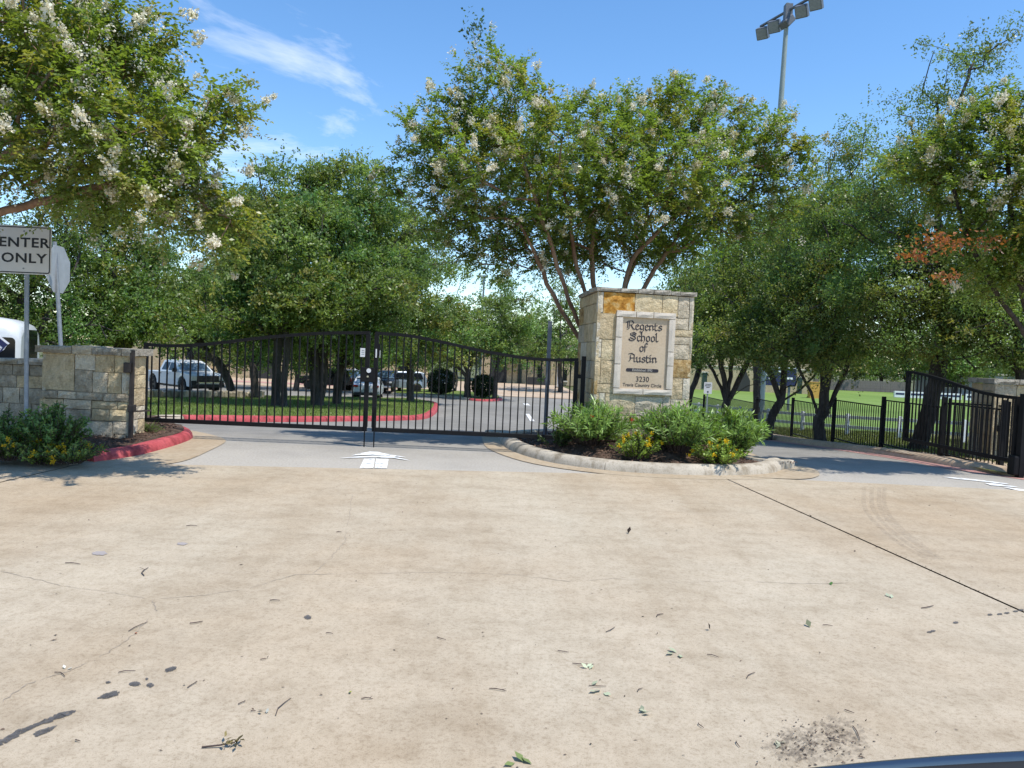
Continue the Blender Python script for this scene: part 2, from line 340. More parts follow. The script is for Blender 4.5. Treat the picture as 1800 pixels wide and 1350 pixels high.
def offset_poly(pts, d, closed=True):
    """positive d grows a counter-clockwise polygon"""
    out = []; m = len(pts)
    for i in range(m):
        a = Vector(pts[(i - 1) % m] if closed or i > 0 else pts[0]); b = Vector(pts[i]); c = Vector(pts[(i + 1) % m] if closed or i < m - 1 else pts[-1])
        t = (c - a); t = t.normalized() if t.length > 1e-6 else Vector((1, 0)); n = Vector((t.y, -t.x)); out.append((b.x + n.x * d, b.y + n.y * d))
    return out

# base ground
bm = MB(); ysl = [-90] + list(range(-12, 73)) + [110, 160, 260, 399, 900]
vs = []; fs = []
for y in ysl:
    for x in (-700, -60, 60, 700): vs.append((x, y, zg(min(y, 399)) - .08))
for i in range(len(ysl) - 1):
    for k in range(3): a = i * 4 + k; fs.append((a, a + 1, a + 5, a + 4))
bm.add(vs, fs); o = bm.obj('ground', MAT['soil']); tag(o, 'dry earth and grass ground reaching past the trees', 'ground', kind='structure')

# asphalt drive and car park
aL = G2(-80, 809); aR = G2(1990, 868)
road = [(-60, aL[1] - .25), (aL[0], aL[1] - .25), (aR[0], aR[1] - .25), (aR[0], 12.4), (9.2, 13.2), (8.35, 16.3), (7.9, 24), (7.6, 34), (6.8, 50), (6.5, 72), (-60, 72)]
asphalt = sheet('drive', road, 0.0, 'asphalt', label='worn grey asphalt school drive and car park beyond the gate', cat='road')

# concrete apron: three slabs with open joints
j1 = Vector(G2(1266, 838)); j2 = Vector(G2(1800, 1078)); jd = (j2 - j1).normalized()
jn = Vector((-jd.y, jd.x)); j0 = j1 - jd * 0.3; j3 = j2 + jd * 3.5
k1 = Vector(G2(160, 812)); k2 = Vector(G2(0, 849)); kd = (k2 - k1).normalized(); kn = Vector((-kd.y, kd.x)); k3 = k2 + kd * 9
eA = Vector(G2(160, 813)); eB = Vector(G2(330, 818)); eJ = Vector(G2(1266, 838)); eC = Vector(G2(1440, 846)); eD = Vector(G2(1800, 863)); eE = Vector(G2(2300, 884))
g = .014
def t2(v): return (v.x, v.y)
slabA = [t2(k1 + kn * g), t2(k3 + kn * g), (k3.x, -6), (j3.x - .5, -6), t2(j3 - jn * g * -1), t2(j1 + jn * g), t2(eJ), t2(eB)]
# orient joint normals so the main slab lies on the camera side
def side(p, q, n): return (q - p).dot(n)
camp = Vector((0, 3))
if side(j1, camp, jn) < 0: jn = -jn
if side(k1, camp, kn) < 0: kn = -kn
slabA = [t2(k1 + kn * g), t2(k3 + kn * g), (k3.x, -6), (j3.x, -6), t2(j3 + jn * g), t2(j1 + jn * g), t2(eB)]
slabB = [t2(j1 - jn * g), t2(j3 - jn * g), (j3.x + .1, -6), (24, -6), (24, eE.y), t2(eE), t2(eD), t2(eC)]
slabC = [t2(k1 - kn * g), t2(k3 - kn * g), (k3.x - 8, k3.y), (k3.x - 8, eA.y + .4), (G2(-90, 803)), (G2(60, 806))]
apron = sheet('apron', slabA, .008, 'concrete', label='broad tan concrete entrance apron in front of the closed gate', cat='pavement')
apronB = sheet('apron', slabB, .008, 'concrete', label='tan concrete slab right of the diagonal joint', cat='pavement')
apronC = sheet('apron', slabC, .008, 'concrete', label='pale concrete sidewalk slab left of the red kerb', cat='pavement')
def strip(name, pts, w, off, mat, parent, jag=0.0, rng=None, taper=False):
    """a ribbon laid on the ground along pts"""
    P = [Vector(p) for p in pts]; vs = []; m = len(P)
    for i, p in enumerate(P):
        t = (P[min(i + 1, m - 1)] - P[max(i - 1, 0)]).normalized(); n = Vector((-t.y, t.x))
        ww = w / 2 * (rng.uniform(.55, 1.45) if rng else 1)
        if taper and (i == 0 or i == m - 1): ww *= .1
        for s_ in (-1, 1):
            q = p + n * s_ * ww; vs.append((q.x, q.y, zg(q.y) + off))
    return MB().add(vs, [(2 * i, 2 * i + 1, 2 * i + 3, 2 * i + 2) for i in range(m - 1)]).obj(name, mat, parent)
R1 = random.Random(7)
strip('joint_filler', [t2(j1 + (j3 - j1) * (i / 30)) for i in range(31)], .05, -.006, MAT['mulch'], apronB)
strip('joint_filler', [t2(k1 + (k3 - k1) * (i / 20)) for i in range(21)], .05, -.006, MAT['mulch'], apronC)
def jagged(pxs, n, amp, rng):
    P = [Vector(G2(*p)) for p in pxs]; out = []
    for i in range(len(P) - 1):
        for k in range(n):
            q = P[i].lerp(P[i + 1], k / n); out.append((q.x + rng.uniform(-amp, amp), q.y + rng.uniform(-amp, amp)))
    out.append(t2(P[-1])); return out
for pxs, w, mt in (
    ([(0, 1005), (110, 1032), (190, 1043), (265, 1056), (350, 1050), (440, 1036), (520, 1012), (620, 1011), (760, 1008), (900, 1012), (1000, 1024), (1080, 1019), (1200, 1026), (1300, 1023), (1400, 1028), (1560, 1027)], .0045, 'crack_faint'),
    ([(0, 1240), (50, 1205), (130, 1180), (190, 1150), (240, 1115), (275, 1075), (268, 1058)], .0045, 'crack_faint'),
    ([(620, 870), (612, 920), (606, 955), (580, 985), (550, 1010)], .005, 'crack_faint')):
    jp = jagged(pxs, 12, .010, R1); a_ = 0
    while a_ < len(jp) - 3:
        b_n = min(len(jp) - 1, a_ + R1.randint(4, 22)); strip('crack', jp[a_:b_n + 1], w * R1.uniform(.5, 1.15), .0105, MAT[mt], apron, rng=R1, taper=True); a_ = b_n + R1.choice((0, 0, 1, 3))
# tar drips, lower left
def blob_poly(px, py, rx, ry, ang, rng, n=14):
    out = []; n *= 3; rr_ = 1.0
    for k in range(n):
        a = 2 * math.pi * k / n; rr_ = .6 * rr_ + .4 * rng.uniform(.6, 1.25); q = rr_ * rng.uniform(.9, 1.08); x = rx * q * math.cos(a); y = ry * q * math.sin(a)
        out.append(G2(px + x * math.cos(ang) - y * math.sin(ang), py + x * math.sin(ang) + y * math.cos(ang)))
    return out
def flat(name, poly, off, mat, parent):
    vs = [(x, y, zg(y) + off) for x, y in poly]; return MB().add(vs, [tuple(range(len(vs)))]).obj(name, MAT[mat], parent)
strip('tar_stain', jagged([(-14, 1318), (10, 1305), (40, 1288), (75, 1274), (105, 1262), (134, 1253)], 7, .004, R1), .040, .012, MAT['tar'], apron, rng=R1, taper=True)
for (px, py, rx, ry, an) in [(77, 1290, 24, 5, -.35), (192, 1226, 21, 5, -.3), (237, 1206, 12, 4, 0), (264, 1208, 7, 4, 0), (258, 1197, 3, 2, 0), (300, 1180, 12, 4, -.3), (541, 1088, 7, 4, 0), (190, 1203, 5, 2, 0)]:
    flat('tar_stain', blob_poly(px, py, rx, ry, an, R1), .0125, 'tar', apron)
MAT['faint_stain'] = plain('old_stain', (.33, .29, .27), .9)
for (px, py, rx, ry) in [(175, 975, 16, 3.5), (320, 958, 10, 2.5)]: flat('old_stain', blob_poly(px, py, rx, ry, 0, R1), .0122, 'faint_stain', apron)
for px, py in [(1740, 1083), (1757, 1082), (1770, 1080), (1785, 1077), (1795, 1075), (1680, 1097), (1634, 1114), (1640, 1112)]: flat('tar_stain', blob_poly(px, py, 5, 1.8, 0, R1), .0124, 'tar', apron)
# curved tyre scuffs on the right slab: thin ribbons of rubber
m_, n_, l_, b_ = newmat('tyre_scuff'); b_.inputs['Base Color'].default_value = (.16, .13, .11, 1); b_.inputs['Roughness'].default_value = .95
t_ = n_.new('ShaderNodeTexCoord'); z_ = noise(n_, l_, t_.outputs['Object'], 22, 5, .7); r_ = ramp(n_, [(.38, (0, 0, 0)), (.8, (.28, .28, .28))]); l_.new(z_.outputs[0], r_.inputs[0]); l_.new(r_.outputs[0], b_.inputs['Alpha']); MAT['scuff'] = m_
for dx in (0, 14, 27, 36):
    strip('tyre_mark', smooth_poly([G2(1519 + dx, 858), G2(1518 + dx, 885), G2(1526 + dx, 905), G2(1548 + dx, 930), G2(1585 + dx, 960), G2(1630 + dx * .7, 985)], 5), .055, .0115, MAT['scuff'], apronB)
m_, n_, l_, b_ = newmat('dirt_film'); b_.inputs['Base Color'].default_value = (.13, .10, .075, 1); b_.inputs['Roughness'].default_value = .95
t_ = n_.new('ShaderNodeTexCoord'); z_ = noise(n_, l_, t_.outputs['Object'], 34, 9, .8); r_ = ramp(n_, [(.44, (0, 0, 0)), (.72, (.62, .62, .62))]); l_.new(z_.outputs[0], r_.inputs[0]); l_.new(r_.outputs[0], b_.inputs['Alpha']); MAT['dirt'] = m_
flat('dirt_patch', blob_poly(1440, 1310, 80, 38, 0, R1, 20), .0118, 'dirt', apron); flat('dirt_patch', blob_poly(1395, 1315, 50, 26, 0, R1, 20), .0121, 'dirt', apron); flat('dirt_patch', blob_poly(1480, 1285, 45, 22, .3, R1, 20), .0124, 'dirt', apron)

# ------------------------------------------------------------------ kerbs and islands
KP = [(0.0, -.02), (.02, .07), (.06, .125), (.11, .15), (.18, .158), (.27, .150), (.29, .10), (.29, -.02)]   # (inwards, up)
def kerb(poly, parent, mat, closed=True, seg=2.4, h=1.0, w=1.0, rng=R1, matfun=None):
    """poly is the outer foot of the kerb, counter-clockwise; separate cast lengths"""
    P = [Vector(p) for p in poly] + ([Vector(poly[0])] if closed else [])
    runs = []; cur = [P[0]]; acc = 0
    for a, b in zip(P, P[1:]):
        cur.append(b); acc += (b - a).length
        if acc > seg: runs.append(cur); cur = [b]; acc = 0
    if len(cur) > 1: runs.append(cur)
    for r_ in runs:
        mb = MB(); rings = []
        q = list(r_); d0 = (q[1] - q[0]); d1 = (q[-1] - q[-2])
        q[0] = q[0] + d0.normalized() * min(.006, d0.length * .3); q[-1] = q[-1] - d1.normalized() * min(.006, d1.length * .3)
        for i, p in enumerate(q):
            t = (q[min(i + 1, len(q) - 1)] - q[max(i - 1, 0)]).normalized(); n = Vector((-t.y, t.x))    # left = inwards
            rings.append([(p.x + n.x * a * w, p.y + n.y * a * w, zg(p.y) + b * h) for a, b in KP])
        m = len(KP); vs = [v for g_ in rings for v in g_]
        mb.add(vs, [(i * m + k, (i + 1) * m + k, (i + 1) * m + k + 1, i * m + k + 1) for i in range(len(q) - 1) for k in range(m - 1) if k < 5], True)
        mb.add(vs, [(i * m + k, (i + 1) * m + k, (i + 1) * m + k + 1, i * m + k + 1) for i in range(len(q) - 1) for k in (5, 6)], False)
        mb.add(rings[0], [tuple(range(m))]); mb.add(rings[-1], [tuple(range(m))[::-1]])
        c = r_[len(r_) // 2]
        mb.obj('kerb_stone', matfun(c) if matfun else MAT[mat], parent)

# the sign island
isl = [G2(*p) for p in [(874, 768), (884, 784), (908, 797), (950, 810), (1010, 821), (1090, 830), (1170, 835), (1250, 837), (1325, 836), (1366, 831), (1379, 820)]]
isl = smooth_poly(isl + [(4.35, 13.2), (4.55, 15.5), (4.6, 18), (4.1, 20.2), (2.6, 21), (1.0, 20.2), (.2, 18.5), (-.2, 17)], 3, True)
if area2(isl) < 0: isl = isl[::-1]
IA = np.array(isl)
def mound(x, y):
    e = float(np.sqrt(((IA - (x, y)) ** 2).sum(1)).min()); e = max(0.0, min(1.0, (e - .28) / .9)); e = e * e * (3 - 2 * e)
    dx, dy = (x - 2.4) / 2.2, (y - 14.2) / 2.4
    return e * .34 * math.exp(-(dx * dx + dy * dy)) + .015 * math.sin(x * 9) * math.cos(y * 8)
bed = sheet('sign_island', offset_poly(isl, -.2), .10, 'mulch', label='mulched planting island with tan kerb round the sign pillar', cat='island', xcut=.3, ycut=.3, zfun=mound)
kerb(isl, bed, 'curb', seg=3.0)
gut = offset_poly(isl, .38)
gut = [p for p in gut if p[1] < 15.6] ; 
sheet('gutter', offset_poly(isl, .36), .011, 'gutter', label='tan concrete gutter band round the sign island', cat='gutter')
tipR = smooth_poly([G2(1300, 838), G2(1380, 843), G2(1425, 842), G2(1441, 834), G2(1425, 824), G2(1385, 818)], 4)
sheet('gutter', tipR, .014, 'gutter', label='rounded tan gutter tip at the right end of the sign island', cat='gutter')

# the bed with the red kerb at left pillar
rk = [G2(*p) for p in [(165, 813), (205, 808), (250, 800), (295, 788), (328, 777), (340, 769), (333, 762), (314, 757), (288, 752.5), (255, 750)]]
rk = smooth_poly(rk, 3)
lb = rk + [(-7.2, 17.2), (-30, 17.2), (-30, G2(0, 803)[1]), G2(0, 804)]
if area2(lb) < 0: lb = lb[::-1]; rk = rk[::-1]
def mound2(x, y): return .02 * math.sin(x * 7) * math.cos(y * 6) + .10 * max(0, min(1, (y - 11.2) / 1.2)) * max(0, min(1, (-5.2 - x) / .8))
lbed = sheet('pillar_bed', offset_poly(lb, -.16), .07, 'mulch', label='mulched bed below the left gate pillar with red kerb', cat='flower bed', xcut=.5, ycut=.5, zfun=mound2)
kerb(rk, lbed, 'red_curb', closed=False, seg=2.0, h=.88, w=.85)
gl = smooth_poly([G2(*p) for p in [(150, 814), (250, 818), (320, 812), (372, 791), (397, 776), (380, 767), (345, 759), (300, 752), (270, 748)]], 4)
sheet('gutter', gl + [G2(300, 765), G2(300, 785)], .0095, 'gutter', label='tan gutter wedge curving round the red kerb', cat='gutter')

# grass island inside the gate, red kerb
mi = smooth_poly([G2(*p) for p in [(200, 741), (300, 741.5), (400, 741.5), (500, 742), (600, 741), (700, 739.5), (745, 737), (764, 729), (771, 718), (765, 710), (720, 703), (640, 701.5), (560, 700)]] + [(-18, 41), (-24, 36), (-20, 21)], 4, True)
if area2(mi) < 0: mi = mi[::-1]
lawn = sheet('lawn_island', offset_poly(mi, -.2), .12, 'lawn', label='grass island inside the gate edged with red kerb', cat='lawn')
GX0 = G2(402, 741)[0]
kerb(mi, lawn, 'red_curb', seg=2.2, matfun=lambda c: MAT['red_curb'] if (c.x > GX0 and c.y < 48) else MAT['curb'])
# low dry stone edging across the grass
# far island with lamp post
fi = smooth_poly([G2(*p) for p in [(690, 694), (760, 697), (800, 700), (835, 705), (868, 705.5), (884, 703), (880, 697), (860, 693), (790, 688), (700, 685)]], 3, True)
if area2(fi) < 0: fi = fi[::-1]
flawn = sheet('lawn_island', offset_poly(fi, -.2), .12, 'lawn', label='far small grass island holding the lamp post', cat='lawn')
GX1 = G2(845, 705)[0]
kerb(fi, flawn, 'curb', seg=2.2, w=1.2, matfun=lambda c: MAT['red_curb'] if (c.x > GX1 and c.y < 62) else MAT['curb'])
# right verge and sports field
verge = [(8.55, 13.4), (9.3, 13.05), (60, 13.0), (60, 30), (30, 33), (9.4, 33), (7.9, 34), (8.15, 24), (8.6, 16.5)]
sheet('verge', verge[::-1] if area2(verge) < 0 else verge, .06, 'dry_grass', label='half dry grass verge under the trees behind the iron fence', cat='grass')
fld = [(8.2, 33), (60, 29), (95, 60), (95, 126), (28, 126), (14, 100), (8.6, 72), (8.2, 50)]
sheet('sports_field', fld, .055, 'field', label='bright green sports field beyond the iron fence', cat='field')
wk = [(7.75, 34), (7.55, 45), (8.2, 45), (8.4, 34), (8.75, 24), (9.15, 16.5), (9.9, 13.3), (13.5, 12.6), (20, 12.2), (20, 11.75), (13, 12.0), (9.2, 12.75), (8.3, 15.9), (7.95, 24)]
sheet('verge_kerb', wk[::-1] if area2(wk) < 0 else wk, .10, 'walk', label='tan concrete kerb strip along the iron fence', cat='kerb')
kr = smooth_poly([(20, 11.75), (13, 12.0), (9.35, 12.6), (8.55, 14.2), (8.25, 16.5), (7.92, 24), (7.7, 34), (7.55, 45)], 4)
VKERB = kr
vk = sheet('verge_gutter', [(20, 11.35), (13, 11.6), (9.0, 12.3), (8.1, 14.1), (7.8, 16.5), (7.5, 24), (7.3, 34), (7.2, 45), (7.6, 45), (7.75, 34), (8.0, 24), (8.35, 16.5), (8.65, 14.3), (9.4, 12.7), (13, 12.1), (20, 11.85)][::-1], .006, 'brick_red', label='faded reddish gutter strip beside the right drive', cat='gutter')
kerb(VKERB[::-1], vk, 'walk', closed=False, seg=3.0, h=.9)
# far paving in front of the school
sheet('plaza', [(-38, 66.5), (7, 66.5), (6, 96), (-38, 96)], .03, 'walk', label='pale paving in front of the school buildings', cat='paving')
sheet('plaza_band', [(-34, 71), (-6, 71), (-6, 73.2), (-34, 73.2)], .05, 'brick_red', label='pink paving band before the left school wall', cat='paving')

# painted arrows
def pxarrow(name, polys, label, cat):
    o = empty(name, (0, 0, 0), label=label, cat=cat)
    for k, pl in enumerate(polys):
        P = [G2(*p) for p in pl]; flat('painted_bar', P, .009 + .0012 * k, 'paint', o)
    return o
pxarrow('painted_arrow', [
    [(632, 824), (656, 824), (659, 807), (640, 807)], [(658.5, 824), (680, 824.5), (683, 808), (661, 807)],
    [(595, 806.5), (650, 805), (690, 806), (722, 811), (690, 803), (655, 802), (625, 804)],
    [(617, 802), (636, 797.5), (650, 795), (664, 795.5), (682, 799.5), (714, 805), (690, 803.5), (660, 801), (640, 801)]],
    'worn white straight arrow painted on the asphalt before the gate', 'road marking')
pxarrow('painted_arrow', [
    [(1655, 839), (1690, 841), (1740, 846.5), (1774, 851.2), (1770, 852), (1720, 846.5), (1680, 842.5)],
    [(1730, 850), (1750, 851), (1790, 857), (1780, 857), (1742, 854)], [(1762, 857), (1800, 861.5), (1840, 865), (1830, 867), (1790, 863.5)]],
    'white arrow painted on the right hand exit lane', 'road marking')
for (a, b, c, d) in [((982, 748), (990, 748.5), (984, 742), (978, 742)), ((932, 741), (940, 741), (930, 728), (924, 728)), ((922, 712.5), (932, 713), (928, 709.5), (919, 709.5))]:
    P = [G2(*p) for p in (a, b, c, d)]
    o = flat('lane_dash', P, .012, 'paint', asphalt)

# ------------------------------------------------------------------ stone work
RS = random.Random(21)
def stone_block(parent, org, ux, uz, un, u0, u1, v0, v1, depth, mat, proud=0.0, rough=.006, name='stone_block'):
    """a block on a face: u along ux, v up along uz, depth inwards (-un)"""
    jt = .006; u0 += jt; u1 -= jt; v0 += jt; v1 -= jt
    nu = 3 if (u1 - u0) > .25 else 2; nv = 3 if (v1 - v0) > .2 else 2
    mb = MB(); vs = []
    for j in range(nv + 1):
        for i in range(nu + 1):
            u = u0 + (u1 - u0) * i / nu; v = v0 + (v1 - v0) * j / nv
            edge = i in (0, nu) or j in (0, nv)
            d = proud + (RS.uniform(-.3, 1) * rough * 1.6 if not edge else -.008 + RS.uniform(-.5, .5) * rough * .6)
            ju = RS.uniform(-.003, .003); jv = RS.uniform(-.003, .003)
            vs.append(org + ux * (u + ju) + uz * (v + jv) + un * d)
    fs = [(j * (nu + 1) + i, j * (nu + 1) + i + 1, (j + 1) * (nu + 1) + i + 1, (j + 1) * (nu + 1) + i) for j in range(nv) for i in range(nu)]
    rim = [i for i in range(nu + 1)] + [j * (nu + 1) + nu for j in range(1, nv + 1)] + [nv * (nu + 1) + i for i in range(nu - 1, -1, -1)] + [j * (nu + 1) for j in range(nv - 1, 0, -1)]
    b = len(vs); vs += [Vector(vs[k]) - un * depth for k in rim]
    for k in range(len(rim)):
        k2 = (k + 1) % len(rim); fs.append((rim[k], b + k, b + k2, rim[k2]))
    fs.append(tuple(range(b, b + len(rim))))
    mb.add(vs, fs)
    return mb.obj(name, MAT[mat], parent)
def courses(parent, org, ux, uz, un, w, h, depth, mats, hmin=.16, hmax=.3, wmin=.22, wmax=.5, v0=0.0):
    v = v0
    while v < h - .05:
        hh = min(RS.uniform(hmin, hmax), h - v)
        if h - v - hh < .08: hh = h - v
        u = 0
        while u < w - .03:
            ww = min(RS.uniform(wmin, wmax), w - u)
            if w - u - ww < .1: ww = w - u
            stone_block(parent, org, ux, uz, un, u, u + ww, v, v + hh, depth, RS.choice(mats)); u += ww
        v += hh
Z = Vector((0, 0, 1))

# --- the sign pillar
A = at(1052, 507, 13.3); A.z = 0; B = at(1222, 516, 13.62); B.z = 0; Cb = at(1019, 520, 15.2); Cb.z = 0
ux = (B - A).normalized(); un = Vector((ux.y, -ux.x, 0)); FW = (B - A).length
zt = at(1052, 512, 13.3).z; zb = .62; FH = zt - zb
sp = empty('sign_pillar', (0, 0, 0), label='tall square limestone pillar carrying the school name panel', cat='pillar')
ul = (A - Cb).normalized(); LW = (A - Cb).length; nl = Vector((ul.y, -ul.x, 0))
bk = B + (Cb - A)
core = MB(); ins = .03
cp = [A + ux * ins - un * ins, B - ux * ins - un * ins, bk - ux * ins, Cb + ux * ins]
core.add([Vector((p.x, p.y, .05)) for p in cp] + [Vector((p.x, p.y, zt - .01)) for p in cp], [(0, 1, 2, 3), (7, 6, 5, 4), (0, 4, 5, 1), (1, 5, 6, 2), (2, 6, 7, 3), (3, 7, 4, 0)])
core.obj('mortar_core', MAT['mortar'], sp)
O_ = Vector((A.x, A.y, zb))
rows = [  # u0,u1,v(top)0,v1,mat in face fractions from the top
    (0, .06, 0, .16, 'st_pale'), (.06, .38, 0, .165, 'st_orange'), (.38, .665, 0, .16, 'st_cream'), (.665, .83, 0, .16, 'st_cream'), (.83, .95, 0, .17, 'st_grey'), (.95, 1, 0, .26, 'st_pale'),
    (0, .2, .16, .36, 'st_tan'), (0, .06, .36, .5, 'st_pale'), (.06, .2, .36, .52, 'st_cream'), (0, .06, .5, .7, 'st_tan'), (.06, .2, .52, .7, 'st_tan'), (0, .2, .7, .77, 'st_tan'),
    (.8, .95, .17, .26, 'st_grey'), (.8, 1, .26, .315, 'st_tan'), (.8, .97, .315, .375, 'st_grey'), (.97, 1, .315, .49, 'st_pale'), (.8, .97, .375, .49, 'st_grey'), (.8, 1, .49, .635, 'st_brown'), (.8, .92, .635, .8, 'st_tan'), (.92, 1, .635, .8, 'st_pale'),
    (0, .06, .77, .93, 'st_tan'), (.06, .12, .77, .93, 'st_pale'), (.12, .43, .77, .94, 'st_tan'), (.43, .72, .79, .94, 'st_grey'), (.72, .8, .77, .94, 'st_grey'), (.8, 1, .8, .94, 'st_grey'),
    (0, .18, .94, 1, 'st_tan'), (.18, .33, .94, 1, 'st_grey'), (.33, .39, .94, 1, 'st_tan'), (.39, .62, .94, 1, 'st_grey'), (.62, 1, .94, 1, 'st_grey')]
for (u0, u1, v0, v1, mt) in rows:
    stone_block(sp, O_, ux, Z, un, u0 * FW, u1 * FW, (1 - v1) * FH, (1 - v0) * FH, .06, mt, rough=.009)
stone_block(sp, O_, ux, Z, un, .2 * FW, .8 * FW, (1 - .79) * FH, (1 - .765) * FH, .06, 'st_tan')
courses(sp, Vector((Cb.x, Cb.y, zb)), ul, Z, nl, LW, FH, .05, ['st_tan', 'st_cream', 'st_tan', 'st_grey', 'st_pale', 'st_brown'], .2, .36, .3, .65)
ur = -ul; nr = Vector((ur.y, -ur.x, 0)); courses(sp, Vector((B.x, B.y, zb)), ur, Z, nr, LW, FH, .05, ['st_tan', 'st_cream', 'st_grey'], .2, .36, .3, .65)
mb = MB(); 
for k in range(1): mb.poly_extrude([(0.06, 0), (FW - .06, 0), (FW - .06, zb - .03), (.06, zb - .03)], lambda u, v, w: Vector((A.x, A.y, 0)) + ux * u + Z * v - un * w, .06, LW * .9)
mb.obj('footing', MAT['st_dark'], sp)
# cap stones, front and left
cu = [-.035, .40, .72, 1.0, 1.32, FW - .28, FW + .035]
for a, b in zip(cu, cu[1:]):
    stone_block(sp, Vector((A.x, A.y, zt)), ux, Z, un, a, b, 0, .085 + RS.uniform(-.008, .008), .52, 'cap', proud=.03, rough=.008, name='cap_stone')
lu = [0, .5, .95, 1.45, LW - .36]
for a, b in zip(lu, lu[1:]): stone_block(sp, Vector((Cb.x, Cb.y, zt)), ul, Z, nl, a, b, 0, .085 + RS.uniform(-.008, .008), .47, 'cap', proud=.03, rough=.008, name='cap_stone')
for a, b in zip([.55, 1.0, 1.5], [1.0, 1.5, LW]): stone_block(sp, Vector((B.x, B.y, zt)), ur, Z, nr, a, b, 0, .1, .5, 'cap', proud=.06, name='cap_stone')
MB().poly_extrude([(.2, .2), (FW - .2, .2), (FW - .2, LW - .1), (.2, LW - .1)], lambda u, v, w: Vector((A.x, A.y, zt)) + ux * u - un * v + Z * w, .0, .07).obj('cap_fill', MAT['cap'], sp)
# sign frame and panel
fu0, fu1, fv0, fv1 = .19 * FW, .805 * FW, (1 - .775) * FH, (1 - .135) * FH
fw = .125
def fr(u0, u1, v0, v1): stone_block(sp, O_, ux, Z, un, u0, u1, v0, v1, .1, 'frame_stone', proud=.05, rough=.003, name='frame_stone')
for a, b in ((0, .33), (.33, .62), (.62, 1)): fr(fu0 + (fu1 - fu0) * a, fu0 + (fu1 - fu0) * b, fv1 - fw * .92, fv1)
for a, b in ((0, .5), (.5, 1)): fr(fu0 + (fu1 - fu0) * a, fu0 + (fu1 - fu0) * b, fv0, fv0 + fw * .85)
vL = [fv0 + fw * .85, fv0 + (fv1 - fv0) * .36, fv0 + (fv1 - fv0) * .68, fv1 - fw * .92]
for a, b in zip(vL, vL[1:]): fr(fu0, fu0 + fw, a, b)
vR = [fv0 + fw * .85, fv0 + (fv1 - fv0) * .36, fv0 + (fv1 - fv0) * .53, fv1 - fw * .92]
for a, b in zip(vR, vR[1:]): fr(fu1 - fw, fu1, a, b)
pu0, pu1, pv0, pv1 = fu0 + fw - .01, fu1 - fw + .01, fv0 + fw * .85 - .01, fv1 - fw * .92 + .01
panel_d = .006
MB().poly_extrude([(pu0, pv0), (pu1, pv0), (pu1, pv1), (pu0, pv1)], lambda u, v, w: O_ + ux * u + Z * v + un * w, -.05, panel_d).obj('name_panel', MAT['panel'], sp)
name_panel = bpy.data.objects['name_panel']
# blackletter glyphs as broad-nib strokes
GL = {
 'n': ([[(-.14, .8), (0, .94), (0, .06), (.1, .14)], [(0, .72), (.28, .98), (.46, .8), (.46, .12), (.6, .22)]], .78),
 'u': ([[(-.14, .8), (0, .94), (0, .22), (.16, .02), (.46, .3)], [(.34, .82), (.46, .94), (.46, .1), (.6, .2)]], .78),
 'i': ([[(-.14, .8), (0, .94), (0, .1), (.14, .2)], [(-.05, 1.28), (.06, 1.4)]], .38),
 'e': ([[(0, .85), (0, .2), (.2, .0), (.46, .2)], [(0, .8), (.24, 1.0), (.44, .78), (.08, .5)]], .66),
 'c': ([[(0, .85), (0, .2), (.2, .0), (.44, .2)], [(0, .8), (.22, 1.0), (.42, .84)]], .6),
 'g': ([[(0, .85), (0, .3), (.18, .1), (.46, .3)], [(0, .8), (.22, 1), (.46, .86)], [(.46, .95), (.46, -.12), (.24, -.42), (-.06, -.28)]], .74),
 't': ([[(0, 1.3), (0, .18), (.18, 0), (.36, .16)], [(-.16, .9), (.34, .95)]], .54),
 's': ([[(.46, .82), (.24, 1.0), (.02, .78), (.08, .6), (.42, .42), (.44, .2), (.2, .0), (-.04, .18)]], .66),
 'h': ([[(-.1, 1.45), (0, 1.6), (0, .05), (.1, .14)], [(0, .72), (.28, .98), (.46, .8), (.46, .2), (.3, -.25)]], .74),
 'o': ([[(0, .8), (0, .22), (.2, 0), (.46, .22), (.46, .8), (.24, 1.0), (0, .8)]], .72),
 'l': ([[(-.1, 1.45), (0, 1.6), (0, .15), (.16, .02), (.28, .14)]], .42),
 'f': ([[(.36, 1.42), (.15, 1.62), (0, 1.4), (0, .02)], [(-.18, .9), (.32, .95)]], .5),
 'R': ([[(.22, 1.5), (.22, .15), (-.05, .02)], [(-.22, 1.3), (.1, 1.55), (.62, 1.62), (.9, 1.3), (.75, 1.0), (.3, .85)], [(.5, .85), (.82, .2), (1.05, .08)], [(-.02, 1.4), (-.02, .3)]], 1.22),
 'S': ([[(.95, 1.35), (.55, 1.62), (.12, 1.4), (.15, 1.1), (.78, .75), (.88, .4), (.5, .02), (.08, .1), (-.1, .35)], [(.4, 1.35), (.9, 1.08)], [(.1, .62), (.6, .3)]], 1.16),
 'A': ([[(.45, 1.6), (.82, 1.32), (.82, .15), (1.02, .08)], [(.45, 1.6), (.24, 1.2), (.24, .35), (-.04, .08)], [(.24, .74), (.82, .8)], [(.42, 1.62), (.12, 1.6), (-.1, 1.4)]], 1.22)}
